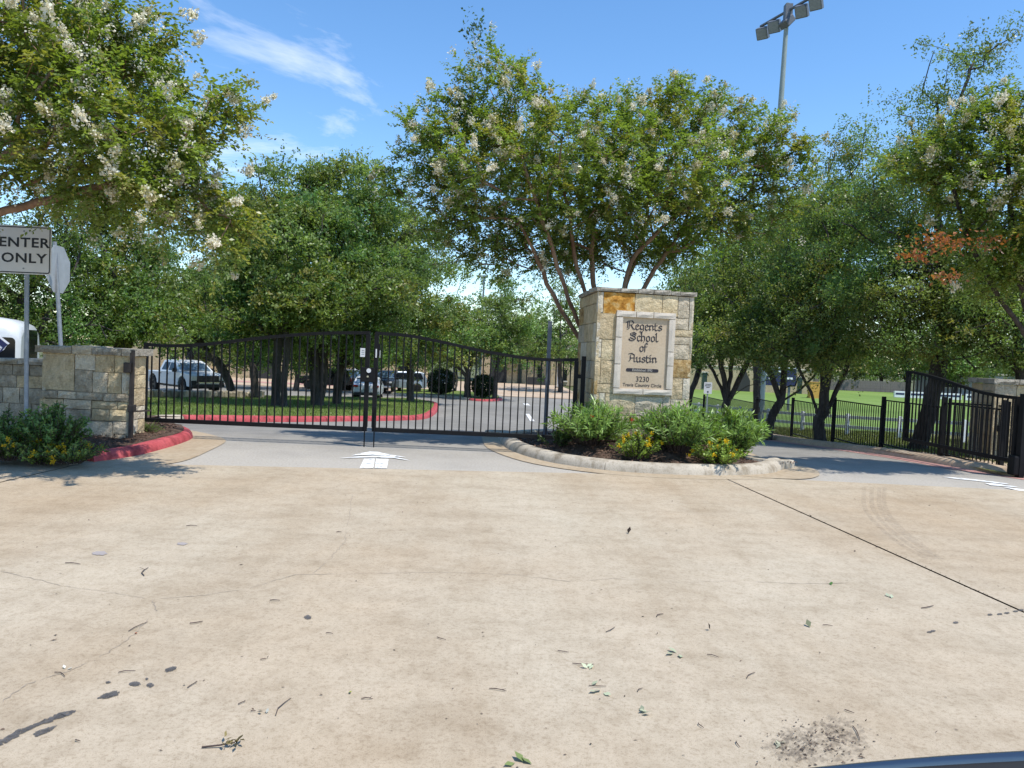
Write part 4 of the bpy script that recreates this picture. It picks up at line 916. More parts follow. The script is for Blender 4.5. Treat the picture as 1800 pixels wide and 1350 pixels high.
PAN = {}
def panicle_mesh(seed):
    rs = np.random.default_rng(seed); n = 110
    t = rs.random(n) ** .8; ang = rs.random(n) * 6.283; r_ = (.085 * (1 - t * .75)) * (rs.random(n) ** .5)
    # lumpy: gather florets round a few knots
    kn = rs.normal(size=(9, 3)) * np.array((.05, .05, .06)) + np.array((0, 0, .09))
    w = rs.integers(0, 9, n)
    pos = np.stack([r_ * np.cos(ang), r_ * np.sin(ang), .22 * t], 1) * .45 + kn[w] * .75 + rs.normal(size=(n, 3)) * .012
    tint = np.minimum(.92, np.array((.90, .85, .71)) * rs.uniform(.75, 1.1, (n, 1))); m = rs.random(n) < (.12 if seed % 3 else .6); tint[m] = np.array((.46, .43, .2))
    return leaf_mesh('flower_cluster', pos, unit(rs, n), unit(rs, n), .042, .038, tint, .5)
def crape(name, label,  trunks, blobs, ntar, R, seed, leaf=(.055, .085), shoots=3, nl=15, pfl=.35, nclus=140, base=None, tint0=(.20, .28, .06), extra=None, vis=None, bark='bark_crape'):
    rs = np.random.default_rng(seed)
    T = sample_blobs(rs, blobs, ntar, 3.6)
    pos, par, kids, cnt, rad, tips = grow(rs, trunks, T, R, bf=.3)
    base = base or Vector(pos[0]); root = tree_root(name, Vector((base[0], base[1], base[2])), label=label, cat='tree')
    child_at(root, 'trunk', wood_mesh('trunk', pos, par, kids, cnt, rad), MAT[bark])
    cen = np.mean([b[0] for b in blobs], axis=0); LP, LD, LN, LL, LT = [], [], [], [], []; ends = []
    tp = np.array([pos[t] for t in tips])
    for p in tp:
        out = p - cen; out /= np.linalg.norm(out) + 1e-6
        hue = rs.random(); yel = rs.random() < .16
        col = np.array(tint0) * rs.uniform(.72, 1.25)
        if yel: col = np.array((.27, .28, .06)) * rs.uniform(.8, 1.2)
        for s_ in range(shoots):
            d = out * .55 + np.array((0, 0, .25)) + rs.normal(size=3) * .55; d /= np.linalg.norm(d)
            ln = rs.uniform(.22, .52); m = int(nl * ln / .37 * rs.uniform(.8, 1.2)); t = (np.arange(m) + .5) / m
            sag = np.array((0, 0, -1)) * (t[:, None] ** 2) * ln * rs.uniform(.05, .4)
            P = p + d * (t[:, None] * ln) + sag
            sd = np.cross(d, (0, 0, 1)); sd /= np.linalg.norm(sd) + 1e-6
            alt = np.where(np.arange(m) % 2 == 0, 1, -1)[:, None]
            D = d * .55 + sd * alt * rs.uniform(.6, 1.1, (m, 1)) + rs.normal(size=(m, 3)) * .28 + np.array((0, 0, -.12))
            Nn = np.array((0, 0, 1.0)) + rs.normal(size=(m, 3)) * .5
            LP.append(P + rs.normal(size=(m, 3)) * .012); LD.append(D); LN.append(Nn); LL.append(rs.uniform(leaf[0], leaf[1], m) * (1 - .25 * t))
            LT.append(col * rs.uniform(.8, 1.2, (m, 1))); ends.append((P[-1], d))
    if extra: 
        for (c, r_, k, col) in extra:
            P = np.array(c) + rs.normal(size=(k, 3)) * np.array(r_); LP.append(P); LD.append(rs.normal(size=(k, 3)) + np.array((0, 0, -.3))); LN.append(unit(rs, k)); LL.append(rs.uniform(.05, .09, k)); LT.append(np.array(col) * rs.uniform(.6, 1.3, (k, 1)))
    LP = np.concatenate(LP); LD = np.concatenate(LD); LN = np.concatenate(LN); LL = np.concatenate(LL); LT = np.concatenate(LT)
    child_at(root, 'crown', leaf_mesh('crown', LP, LD, LN, LL, LL * .52, LT, .48, .1), MAT['leaf'])
    # blossoms at shoot ends on the lit outside
    E = np.array([e[0] for e in ends]); sc = (E - cen) / np.std(E, axis=0)
    w = np.exp(.55 * np.linalg.norm(sc, axis=1) + .25 * sc[:, 2] + (-.45 * sc[:, 1]) + (0 if vis is None else vis(E)))
    idx = rs.choice(len(E), size=min(nclus, len(E)), replace=False, p=w / w.sum())
    rest = np.setdiff1d(np.arange(len(E)), idx); w2 = w[rest] / w[rest].sum(); more = rs.choice(rest, size=int(nclus * 1.3), replace=False, p=w2); m2 = 34
    C = np.repeat(E[more], m2, axis=0) + rs.normal(size=(len(more) * m2, 3)) * np.array((.045, .045, .06)); bud = np.repeat(rs.random(len(more)) < .5, m2)[:, None]
    tn = np.where(bud, np.array((.42, .40, .16)), np.array((.84, .80, .68))) * rs.uniform(.7, 1.08, (len(C), 1))
    fs_ = child_at(root, 'small_blossom', leaf_mesh('small_blossom', C, unit(rs, len(C)), unit(rs, len(C)), .03, .027, tn, .5), MAT['flower']); fs_['kind'] = 'stuff'
    for i in idx:
        k = int(rs.integers(0, 6))
        if k not in PAN: PAN[k] = panicle_mesh(100 + k)
        o = link('flower_cluster', PAN[k], None, root)
        if len(PAN[k].materials) == 0: PAN[k].materials.append(MAT['flower'])
        d = Vector(ends[i][1]) + Vector((0, 0, .5)); o.rotation_euler = d.to_track_quat('Z', 'Y').to_euler(); s_ = float(rs.uniform(.45, 1.05)); o.scale = (s_, s_, s_ * float(rs.uniform(.9, 1.3)))
        o.location = Vector(ends[i][0]) - root.location
    return root, len(LP)
def oak(name, label, trunks, blobs, ntar, R, seed, nleaf=60, leaf=(.07, .12), sig=.3, tint0=(.175, .245, .07), group=None, bark='bark_oak', rmin=.012, yel=.05, ycol=(.25, .24, .06), spread=.5, shell=3.2):
    rs = np.random.default_rng(seed)
    q_ = 7; Cc = sample_blobs(rs, blobs, max(6, ntar // q_), shell + 1.0); nc = len(Cc); cid = np.repeat(np.arange(nc), np.maximum(3, (q_ * rs.uniform(.5, 1.6, nc)).astype(int)))
    T = Cc[cid] + rs.normal(size=(len(cid), 3)) * np.array((1, 1, .62)) * sig * 1.45 * rs.uniform(.7, 1.25, nc)[cid][:, None]
    chue = rs.uniform(.72, 1.32, nc)[cid]; cyel = rs.normal(0, .06, nc)[cid]
    zz = np.argsort(T[:, 2]); top_ = zz[-max(4, len(zz) // 12):]; T[top_] += np.array((0, 0, 1.0)) * rs.uniform(0, sig * 1.8, (len(top_), 1))
    pos, par, kids, cnt, rad, tips = grow(rs, trunks, T, R, bf=.35, wig=.14)
    order = [int(np.argmin(((T - np.array(pos[t])) ** 2).sum(1))) for t in tips]; chue = chue[order]; cyel = cyel[order]
    b = pos[0]; root = tree_root(name, Vector((b[0], b[1], b[2])), label=label, cat='tree', group=group)
    child_at(root, 'trunk', wood_mesh('trunk', pos, par, kids, cnt, rad, rmin), MAT[bark])
    tp = np.array([pos[t] for t in tips]); n = len(tp)
    k = np.maximum(8, (nleaf * rs.uniform(.5, 1.5, n))).astype(int); rep = np.repeat(np.arange(n), k); m = len(rep)
    sg = sig * .82 * rs.uniform(.5, 1.35, n)[rep][:, None]
    # small sub-sprigs give texture inside a clump
    sub = rs.normal(size=(m // 5 + 1, 3))[np.arange(m) // 5] * np.array((1, 1, .7)) * sg
    sub = np.where((rep == rep[(np.arange(m) // 5) * 5])[:, None], sub, rs.normal(size=(m, 3)) * sg)
    P = tp[rep] + sub + rs.normal(size=(m, 3)) * .045
    hue = (chue * rs.uniform(.85, 1.15, n))[rep][:, None]; tint = np.array(tint0) * hue * rs.uniform(.7, 1.3, (m, 1)); tint[:, 0] *= 1 + 1.6 * np.clip(cyel[rep], -.15, .3); tint[:, 2] *= 1 - cyel[rep]
    yy = (rs.random(n) < yel)[rep]; tint[yy] = np.array(ycol) * rs.uniform(.7, 1.2, (int(yy.sum()), 1))
    D = unit(rs, m) + np.array((0, 0, -.1)); Nn = unit(rs, m) * .9 + np.array((0, 0, .8))
    ln = rs.uniform(leaf[0], leaf[1], m)
    child_at(root, 'crown', leaf_mesh('crown', P, D, Nn, ln, ln * .5, tint, .5, .05), MAT['leaf_oak'])
    return root, m
def pxp(lst): return [tuple(at(*p)) for p in lst]
def gb(px, py, d):
    p = at(px, py, d); return (p.x, p.y, zg(d) - .05)

NL = []
# ------------------------------------------------------------------ crape myrtles
d0 = 15.6
b0 = at(1082, 700, 16.0); base = (b0.x, 16.0, zg(16) + .12)
tr = [[base, at(1060, 660, 15.9), at(1022, 600, 15.8), at(985, 540, 15.6), at(952, 480, 15.3), at(928, 420, 15.0), at(890, 350, 14.8)],
      [base, at(1050, 640, 15.8), at(1018, 570, 15.5), at(992, 505, 15.2), at(968, 430, 14.8), at(935, 330, 14.4), at(900, 230, 14.3)],
      [base, at(1070, 620, 16.1), at(1048, 520, 16.1), at(1040, 440, 16.0), at(1050, 360, 15.9), at(1060, 290, 15.9)],
      [base, at(1078, 620, 15.7), at(1030, 520, 15.6), at(1010, 450, 15.4), at(1002, 380, 15.0), at(980, 300, 14.7)],
      [base, at(1090, 610, 15.9), at(1095, 520, 15.8), at(1110, 460, 15.6), at(1165, 400, 15.3), at(1240, 340, 15.0), at(1310, 290, 14.9)],
      [base, at(1100, 600, 16.0), at(1130, 510, 16.0), at(1175, 440, 16.0), at(1205, 390, 15.9), at(1225, 300, 15.6), at(1215, 220, 15.4)],
      [base, at(1095, 600, 16.2), at(1100, 500, 16.6), at(1130, 430, 16.9), at(1140, 340, 17.0)]]
tr = [[tuple(p) for p in t] for t in tr]
bl = [PB(882, 165, 14.3, 78, 75), PB(900, 215, 14.5, 80, 70), PB(770, 225, 14.4, 80, 65), PB(735, 300, 14.6, 68, 58), PB(830, 280, 14.0, 100, 80), PB(850, 350, 14.8, 90, 60),
      PB(990, 265, 14.2, 95, 80), PB(1000, 320, 15.2, 110, 80), PB(1120, 235, 14.8, 80, 75), PB(1195, 190, 15.0, 75, 55), PB(1290, 230, 15.0, 85, 58), PB(1365, 250, 15.3, 50, 45),
      PB(1180, 290, 14.2, 120, 70), PB(1290, 290, 15.4, 85, 55), PB(1090, 340, 15.0, 120, 60), PB(930, 390, 15.6, 70, 45), PB(1050, 280, 17.0, 150, 110), PB(1200, 270, 17.2, 140, 100), PB(880, 290, 16.6, 130, 90), PB(1230, 370, 15.4, 75, 40), PB(820, 385, 14.9, 45, 50, dens=.7), PB(1040, 400, 16.5, 90, 40), PB(1395, 275, 15.2, 25, 25, dens=.6), PB(850, 425, 15, 45, 38), PB(905, 455, 15.6, 40, 25, dens=.7), PB(1280, 380, 15.6, 60, 40), PB(1100, 420, 16.4, 70, 30), PB(975, 440, 16.4, 60, 30), PB(935, 425, 15.8, 80, 40), PB(1100, 435, 16.6, 110, 34), PB(1230, 415, 16, 85, 36), PB(1010, 460, 17, 70, 22), PB(1160, 360, 14.6, 110, 50), PB(980, 370, 14.6, 90, 45), PB(800, 395, 15, 55, 50), PB(862, 462, 15.4, 42, 32), PB(1370, 305, 15.3, 55, 55), PB(1345, 370, 15.6, 42, 45), PB(1160, 440, 16.8, 60, 24)]
sh = at(835, 60, 14.3)
o, n = crape('crape_myrtle', 'many stemmed crape myrtle with white blossom behind the sign pillar', tr + [[tuple(at(850, 150, 14.3)), tuple(at(838, 95, 14.3)), tuple(at(834, 55, 14.3))]], bl, 1520, .115, 3, leaf=(.062, .105), shoots=5, nl=19, nclus=295, extra=[(at(835, 50, 14.3), (.12, .1, .16), 130, (.07, .12, .03)), (at(1228, 425, 14.9), (.28, .2, .22), 420, (.16, .26, .02)), (at(1215, 385, 14.9), (.25, .2, .15), 200, (.14, .23, .02))])
NL.append(n)
# left one, trunk out of frame
dL = 9.6
bx = (-9.3, 9.9, .05)
tr = [[bx, (-8.9, 9.8, 1.4), at(-190, 470, 9.8), at(-20, 385, 9.7), at(90, 350, 9.5), at(190, 325, 9.3), at(290, 330, 9.1)],
      [bx, (-9.0, 9.9, 1.5), at(-170, 400, 10), at(-20, 265, 9.9), at(100, 225, 9.7), at(200, 195, 9.4), at(300, 190, 9.2)],
      [bx, (-9.1, 9.9, 1.6), at(-150, 300, 10.2), at(0, 150, 10.1), at(120, 80, 10)],
      [bx, (-9.0, 9.6, 1.6), at(-200, 380, 9.0), at(-60, 300, 8.8), at(60, 260, 8.7)]]
tr = [[tuple(p) for p in t] for t in tr]
bl = [PB(330, 330, 9.2, 95, 85), PB(395, 385, 9.4, 55, 55), PB(250, 260, 8.9, 110, 90), PB(345, 205, 9.3, 85, 75), PB(235, 90, 9.4, 75, 80), PB(150, 160, 8.9, 120, 100), PB(90, 40, 9.2, 130, 100), PB(60, 250, 9.0, 100, 70),
      PB(190, 330, 9.3, 90, 45), PB(-90, 150, 9.5, 150, 160), PB(150, 200, 10.6, 170, 140), PB(300, 290, 10.4, 100, 90), PB(-150, 300, 9.3, 120, 80), PB(30, 90, 10.8, 200, 130), PB(385, 440, 9.3, 30, 25, dens=.7), PB(60, -120, 9.6, 150, 90, dens=.6), PB(30, 300, 9.5, 80, 34), PB(170, 355, 9.6, 60, 24)]
o, n = crape('crape_myrtle', 'crape myrtle with white blossom leaning in from the left edge', tr, bl, 900, .11, 5, leaf=(.062, .098), shoots=5, nl=18, nclus=300, tint0=(.20, .27, .06))
NL.append(n)
# right one
bR = at(1905, 800, 13.8); bx = (bR.x, 13.8, .05)
tr = [[bx, at(1860, 680, 13.7), at(1782, 561, 13.4), at(1720, 459, 13.0), at(1690, 380, 12.8), at(1670, 300, 12.8)],
      [bx, at(1850, 660, 13.6), at(1800, 520, 13.3), at(1780, 400, 13.0), at(1770, 280, 12.9)],
      [bx, at(1880, 640, 13.5), at(1870, 480, 13.2), at(1860, 330, 13.0)]]
tr = [[tuple(p) for p in t] for t in tr]
bl = [PB(1705, 265, 12.8, 80, 60), PB(1775, 205, 12.8, 65, 55), PB(1770, 300, 12.5, 90, 80), PB(1660, 330, 12.9, 65, 45), PB(1760, 390, 12.6, 75, 50), PB(1860, 270, 13, 100, 120), PB(1600, 300, 13.1, 45, 38, dens=.6), PB(1720, 430, 12.9, 60, 35, dens=.7), PB(1850, 400, 13, 80, 80), PB(1790, 470, 12.8, 60, 35), PB(1740, 500, 13.2, 45, 25, dens=.7)]
o, n = crape('crape_myrtle', 'crape myrtle with white blossom and rusty dead sprays at right edge', tr, bl, 520, .085, 9, leaf=(.058, .098), shoots=5, nl=19, nclus=120, bark='bark_oak', extra=[(at(1655, 425, 11.9), (.24, .16, .08), 190, (.36, .125, .04)), (at(1612, 450, 11.9), (.13, .08, .05), 80, (.38, .13, .04)), (at(1745, 425, 11.9), (.2, .12, .07), 80, (.30, .11, .04)), (at(1665, 485, 11.9), (.12, .08, .05), 70, (.40, .16, .06))])
NL.append(n)

# ------------------------------------------------------------------ live oaks
def O(label, trunks, blobs, ntar, R, seed, **k):
    near = blobs[0][0][1] < 26; k['leaf'] = tuple((.88 if near else 1.15) * q for q in k['leaf']); k['nleaf'] = int(k['nleaf'] * (1.9 if near else 1.7))
    o, n = oak('live_oak', label, [[tuple(p) for p in t] for t in trunks], blobs, ntar, R * .62, seed, **k); NL.append(n); return o
d = 33.5
O('largest live oak, twin dark trunks on the grass island inside gate', [
    [gb(556, 718, d), at(552, 660, d), at(548, 600, d), at(530, 540, d), at(520, 470, d)],
    [gb(556, 718, d), at(566, 660, d + .3), at(566, 600, d + .3), at(575, 520, d), at(580, 420, d)]],
  [PB(560, 345, d, 80, 58), PB(480, 395, d, 85, 65), PB(640, 410, d, 75, 70), PB(545, 440, d - 2, 120, 80), PB(455, 490, d - 2, 95, 60), PB(620, 500, d - 2.5, 95, 60), PB(530, 535, d - 3, 100, 35), PB(600, 400, d + 2, 90, 80), PB(690, 480, d, 60, 60), PB(480, 590, d - 1, 80, 24), PB(610, 600, d + 1, 80, 24), PB(640, 365, d, 60, 45), PB(500, 345, d, 55, 40), PB(725, 425, d + 2, 50, 50), PB(430, 420, d, 60, 60)],
  1250, .55, 31, nleaf=62, leaf=(.09, .16), sig=.36)
d = 31
O('slim grey trunked live oak, leftmost on the grass island', [[gb(484, 720, d), at(486, 660, d), at(490, 590, d), at(492, 520, d), at(490, 470, d)]],
  [PB(480, 500, d, 80, 50), PB(430, 530, d - 1, 70, 40), PB(540, 520, d - 1, 60, 45)], 230, .30, 32, nleaf=48, leaf=(.08, .14), sig=.33, bark='bark_oak')
d = 30.6
O('dark slender live oak right beside the slim grey trunk', [[gb(500, 720, d), at(499, 670, d), at(505, 610, d), at(500, 560, d)]], [PB(505, 545, d, 55, 30)], 90, .22, 33, nleaf=44, leaf=(.08, .14), sig=.3)
d = 36
O('live oak with a bent dark trunk right of the twin trunks', [[gb(592, 714, d), at(596, 660, d), at(606, 610, d), at(622, 560, d)], [at(600, 640, d), at(580, 590, d), at(570, 560, d)]],
  [PB(640, 545, d, 75, 40), PB(600, 570, d, 70, 30), PB(670, 585, d - 1, 60, 30), PB(640, 615, d, 50, 16)], 270, .34, 34, nleaf=46, leaf=(.09, .15), sig=.35)
d = 41
O('live oak with a pale trunk leaning left near the white pickup', [[gb(412, 694, d), at(395, 655, d), at(372, 625, d), at(345, 600, d), at(315, 575, d)], [at(372, 625, d), at(380, 590, d), at(385, 560, d)]],
  [PB(300, 540, d - 1, 90, 45), PB(370, 540, d, 70, 45), PB(240, 530, d - 2, 60, 50)], 260, .36, 35, nleaf=50, leaf=(.1, .17), sig=.42)
d = 40
O('live oak forking low behind the left gate leaf', [[gb(448, 697, d), at(447, 655, d), at(440, 620, d), at(430, 580, d)], [at(447, 650, d), at(462, 615, d), at(470, 580, d)]],
  [PB(440, 545, d, 80, 45), PB(400, 520, d + 1, 70, 45), PB(440, 600, d + 1, 70, 24), PB(520, 605, d + 3, 60, 24)], 300, .34, 36, nleaf=48, leaf=(.1, .17), sig=.42)
d = 46
O('straight trunked live oak at the tip of the grass island', [[gb(722, 702, d), at(721, 660, d), at(722, 620, d), at(728, 560, d), at(730, 500, d)]],
  [PB(715, 440, d, 60, 55), PB(770, 520, d, 55, 55), PB(700, 530, d - 1, 70, 50), PB(760, 580, d - 2, 65, 36), PB(720, 490, d - 2, 60, 50), PB(800, 570, d, 35, 40), PB(720, 610, d - 1, 80, 22)], 520, .36, 37, nleaf=52, leaf=(.11, .18), sig=.45, yel=.2)
d = 60
O('spreading live oak on the far small island by lamp post', [[gb(822, 693, d), at(822, 668, d), at(825, 645, d), at(835, 620, d)], [at(822, 665, d), at(805, 645, d), at(785, 625, d)], [at(823, 655, d), at(812, 630, d), at(808, 610, d)]],
  [PB(830, 605, d, 60, 28), PB(785, 612, d, 50, 26), PB(810, 580, d, 45, 30)], 230, .42, 38, nleaf=46, leaf=(.13, .2), sig=.5)
d = 59
O('young slender oak beside the lamp post on far island', [[gb(868, 696, d), at(872, 660, d), at(876, 630, d), at(880, 590, d)]], [PB(885, 560, d, 40, 45), PB(870, 600, d, 38, 30), PB(905, 600, d, 40, 36), PB(900, 520, d + 3, 36, 30)], 240, .24, 39, nleaf=46, leaf=(.13, .2), sig=.48)
d = 78
O('tall dark tree behind the slim grey post', [[gb(985, 690, d), at(984, 650, d), at(985, 600, d), at(985, 560, d)]], [PB(985, 590, d, 55, 50), PB(950, 610, d, 40, 35), PB(1000, 540, d + 3, 45, 45)], 240, .36, 40, nleaf=44, leaf=(.15, .24), sig=.6)
d = 61
for k, (px, lab) in enumerate(((385, 'oak before the school wing, behind the leaning trunk'), (520, 'oak before the school wing, between the island trunks'), (655, 'oak before the school wing, behind the white hatchback'))):
    O(lab, [[gb(px, 690, d), at(px + 3, 655, d), at(px - 6, 630, d), at(px - 4, 590, d)], [at(px + 2, 655, d), at(px + 22, 632, d), at(px + 34, 605, d)]], [PB(px, 575, d, 62, 40), PB(px - 45, 610, d, 40, 22), PB(px + 40, 612, d, 45, 22), PB(px, 628, d + 1, 60, 12)], 230, .36, 70 + k, nleaf=44, leaf=(.13, .2), sig=.5, tint0=(.155, .215, .055))
# trees behind the left wall
for k, (px, d, lab, bls) in enumerate([
    (40, 25, 'dense oak behind the garden wall at left edge', [PB(20, 470, 25, 120, 90), PB(90, 420, 25.5, 90, 70), PB(60, 560, 24, 120, 45), PB(-90, 470, 25, 110, 110)]),
    (210, 28, 'dense oak behind the low gate pillar', [PB(200, 470, 28, 100, 85), PB(250, 540, 27, 90, 50), PB(150, 560, 27, 90, 45), PB(240, 400, 29, 80, 60), PB(215, 570, 26.5, 80, 32)]),
    (330, 52, 'broad oak behind the left gate leaf and the pickup', [PB(340, 450, 50, 90, 75), PB(300, 510, 49, 80, 45), PB(400, 430, 51, 80, 70), PB(380, 500, 50, 70, 45), PB(330, 580, 48, 90, 30)])]):
    O(lab, [[gb(px, 700, d), at(px + 4, 640, d), at(px - 4, 580, d), at(px, 520, d)], [at(px + 3, 630, d), at(px + 40, 560, d), at(px + 60, 520, d)]], bls, 430, .4, 50 + k, nleaf=56, leaf=(.085, .14), sig=.36, tint0=(.15, .22, .055))
# right hand row behind the iron fence
d = 27
O('thin leaning oak just right of the sign pillar', [[gb(1206, 735, d), at(1212, 700, d), at(1226, 660, d), at(1236, 620, d)]], [PB(1230, 560, d, 50, 40), PB(1215, 600, d, 40, 25), PB(1255, 520, d + 2, 50, 45)], 170, .16, 60, nleaf=52, leaf=(.075, .12), sig=.32)
d = 25.5
O('vase shaped live oak with many stems right of the sign pillar', [
    [gb(1278, 745, d), at(1276, 715, d), at(1262, 670, d), at(1240, 630, d)], [at(1276, 712, d), at(1272, 660, d), at(1262, 610, d)], [at(1278, 712, d), at(1285, 650, d), at(1292, 600, d)],
    [at(1280, 705, d), at(1305, 655, d), at(1325, 610, d)], [at(1282, 700, d), at(1315, 678, d), at(1360, 665, d), at(1400, 640, d)]],
  [PB(1255, 560, d, 65, 45), PB(1320, 560, d, 70, 48), PB(1290, 500, d, 70, 50), PB(1370, 600, d, 50, 28), PB(1280, 600, d - 1.5, 80, 22)], 400, .24, 61, nleaf=54, leaf=(.075, .125), sig=.33)
d = 23
O('live oak leaning right with a forked trunk behind the fence', [[gb(1347, 768, d), at(1358, 730, d), at(1372, 705, d), at(1378, 670, d), at(1380, 620, d)], [at(1370, 708, d), at(1405, 685, d), at(1440, 650, d), at(1455, 610, d)], [at(1372, 705, d), at(1355, 660, d), at(1335, 620, d)]],
  [PB(1390, 520, d, 70, 60), PB(1360, 580, d, 60, 36), PB(1420, 590, d, 60, 34), PB(1400, 450, d + 1, 70, 60), PB(1335, 470, d + 2, 60, 55), PB(1310, 600, d, 60, 24), PB(1390, 620, d - .5, 70, 18)], 520, .21, 62, nleaf=52, leaf=(.07, .12), sig=.3)
d = 21
O('many stemmed live oak in the middle of the fence row', [[gb(1442, 782, d), at(1438, 735, d), at(1425, 690, d), at(1405, 650, d), at(1395, 610, d)], [at(1440, 740, d), at(1448, 680, d), at(1452, 620, d), at(1450, 560, d)], [at(1444, 735, d), at(1470, 690, d), at(1490, 640, d), at(1500, 590, d)], [at(1448, 720, d), at(1456, 650, d), at(1470, 570, d), at(1480, 480, d)]],
  [PB(1450, 540, d, 80, 50), PB(1500, 480, d, 80, 65), PB(1475, 380, d + .5, 65, 65), PB(1535, 330, d + .5, 65, 60), PB(1470, 290, d + 1, 42, 45, dens=.6), PB(1420, 600, d, 70, 26), PB(1530, 580, d - 1, 60, 35), PB(1480, 610, d - .5, 70, 22), PB(1400, 500, d + 1, 60, 50)], 720, .25, 63, nleaf=52, leaf=(.065, .11), sig=.29, yel=.16)
d = 18.3
O('thick trunked live oak behind the open right gate with high sparse top', [[gb(1610, 805, d), at(1625, 750, d), at(1642, 690, d), at(1652, 620, d), at(1655, 540, d), at(1650, 420, d), at(1648, 300, d), at(1650, 180, d)],
    [at(1638, 700, d), at(1612, 655, d), at(1575, 635, d), at(1540, 610, d)], [at(1640, 690, d), at(1610, 640, d), at(1600, 570, d)], [at(1650, 640, d), at(1690, 640, d), at(1740, 600, d), at(1780, 570, d)],
    [at(1650, 300, d), at(1680, 200, d), at(1710, 110, d)], [at(1650, 320, d), at(1610, 250, d), at(1590, 190, d)]],
  [PB(1600, 500, d, 90, 60), PB(1560, 420, d, 75, 60), PB(1660, 540, d, 90, 45), PB(1600, 330, d, 80, 60), PB(1650, 430, d + .5, 80, 70), PB(1740, 560, d, 70, 40), PB(1570, 590, d, 70, 28), PB(1640, 170, d, 55, 55, dens=.35), PB(1715, 105, d, 30, 38, dens=.4), PB(1610, 230, d, 45, 45, dens=.4), PB(1660, 260, d, 60, 50, dens=.5), PB(1700, 480, d, 70, 60), PB(1640, 600, d - .5, 90, 22), PB(1520, 540, d, 60, 45)], 900, .30, 64, nleaf=50, leaf=(.058, .1), sig=.25, yel=.12)
d = 17
O('dark live oak at the right edge over the right gate pillar', [[gb(1812, 835, d), at(1808, 740, d), at(1796, 640, d), at(1790, 560, d), at(1790, 480, d)], [at(1800, 660, d), at(1750, 610, d), at(1720, 580, d)]],
  [PB(1790, 500, d, 80, 60), PB(1750, 590, d, 70, 30), PB(1860, 450, d, 100, 110), PB(1810, 580, d, 70, 35), PB(1740, 520, d, 60, 40), PB(1770, 620, d, 60, 18)], 420, .24, 65, nleaf=50, leaf=(.058, .1), sig=.25)
d = 33
O('bushy oak filling the row behind the sign pillar', [[gb(1330, 730, d), at(1332, 680, d), at(1330, 620, d), at(1330, 560, d)]], [PB(1330, 480, d, 75, 60), PB(1260, 500, d, 60, 50), PB(1400, 480, d, 70, 70), PB(1210, 520, d, 40, 40), PB(1440, 430, d, 60, 70), PB(1350, 405, d - 1, 60, 45), PB(1400, 390, d - 1, 55, 50)], 470, .3, 66, nleaf=52, leaf=(.09, .15), sig=.38)
# far trees: two shapes shared by copies
far_src = []
for k in range(3):
    rs = np.random.default_rng(200 + k)
    bls = [(np.array((rs.uniform(-1.6, 1.6), rs.uniform(-1.2, 1.2), rs.uniform(3.0, 7.2))), np.array((2.3, 2.1, 1.6)), 1.0) for _ in range(7)]
    o, n = oak('far_tree', 'rounded dark green tree in the line beyond school and field', [[(0, 0, -.2), (.1, 0, 1.5), (-.1, .1, 3), (0, 0, 5)]], bls, 260, .3, 210 + k, nleaf=40, leaf=(.22, .36), sig=.62, group='trees beyond the school and the field', rmin=.05)
    far_src.append(o); NL.append(n)
def copy_tree(src, loc, rz, s):
    c = src.copy(); COL.objects.link(c); c.location = loc; c.rotation_euler = (0, 0, rz); c.scale = (s, s, s)
    for ch in src.children:
        k = ch.copy(); COL.objects.link(k); k.parent = c
    return c
RF = random.Random(77)
spots = [(px, 128 + RF.uniform(0, 22), RF.uniform(.8, 1.25)) for px in range(1415, 1870, 44)] + [(px, 116 + RF.uniform(0, 22), RF.uniform(.9, 1.3)) for px in (1215, 1260, 1310, 1360, 1400)] + [(px, 98 + RF.uniform(0, 14), RF.uniform(.8, 1.15)) for px in (800, 850, 905, 950, 1005)] + [(px, 92 + RF.uniform(0, 14), RF.uniform(.85, 1.2)) for px in (-60, 60, 180, 300, 400, 480, 560, 640, 700, 750)]
for i, (px, dd, s) in enumerate(spots):
    x = (px - 900) / F * dd; loc = (x, dd, zg(dd) - .1)
    if i < 3: o = far_src[i]; o.location = loc; o.scale = (s, s, s); o.rotation_euler = (0, 0, RF.uniform(0, 6))
    else: o = copy_tree(far_src[i % 3], loc, RF.uniform(0, 6.28), s)
    o['label'] = 'rounded tree in the line beyond the sports field and board fence' if px >= 1411 else 'rounded tree rising behind the limestone hall across the field' if px > 1100 else 'rounded tree rising behind the school front with archway' if px >= 800 else 'rounded tree rising behind the long school wing'

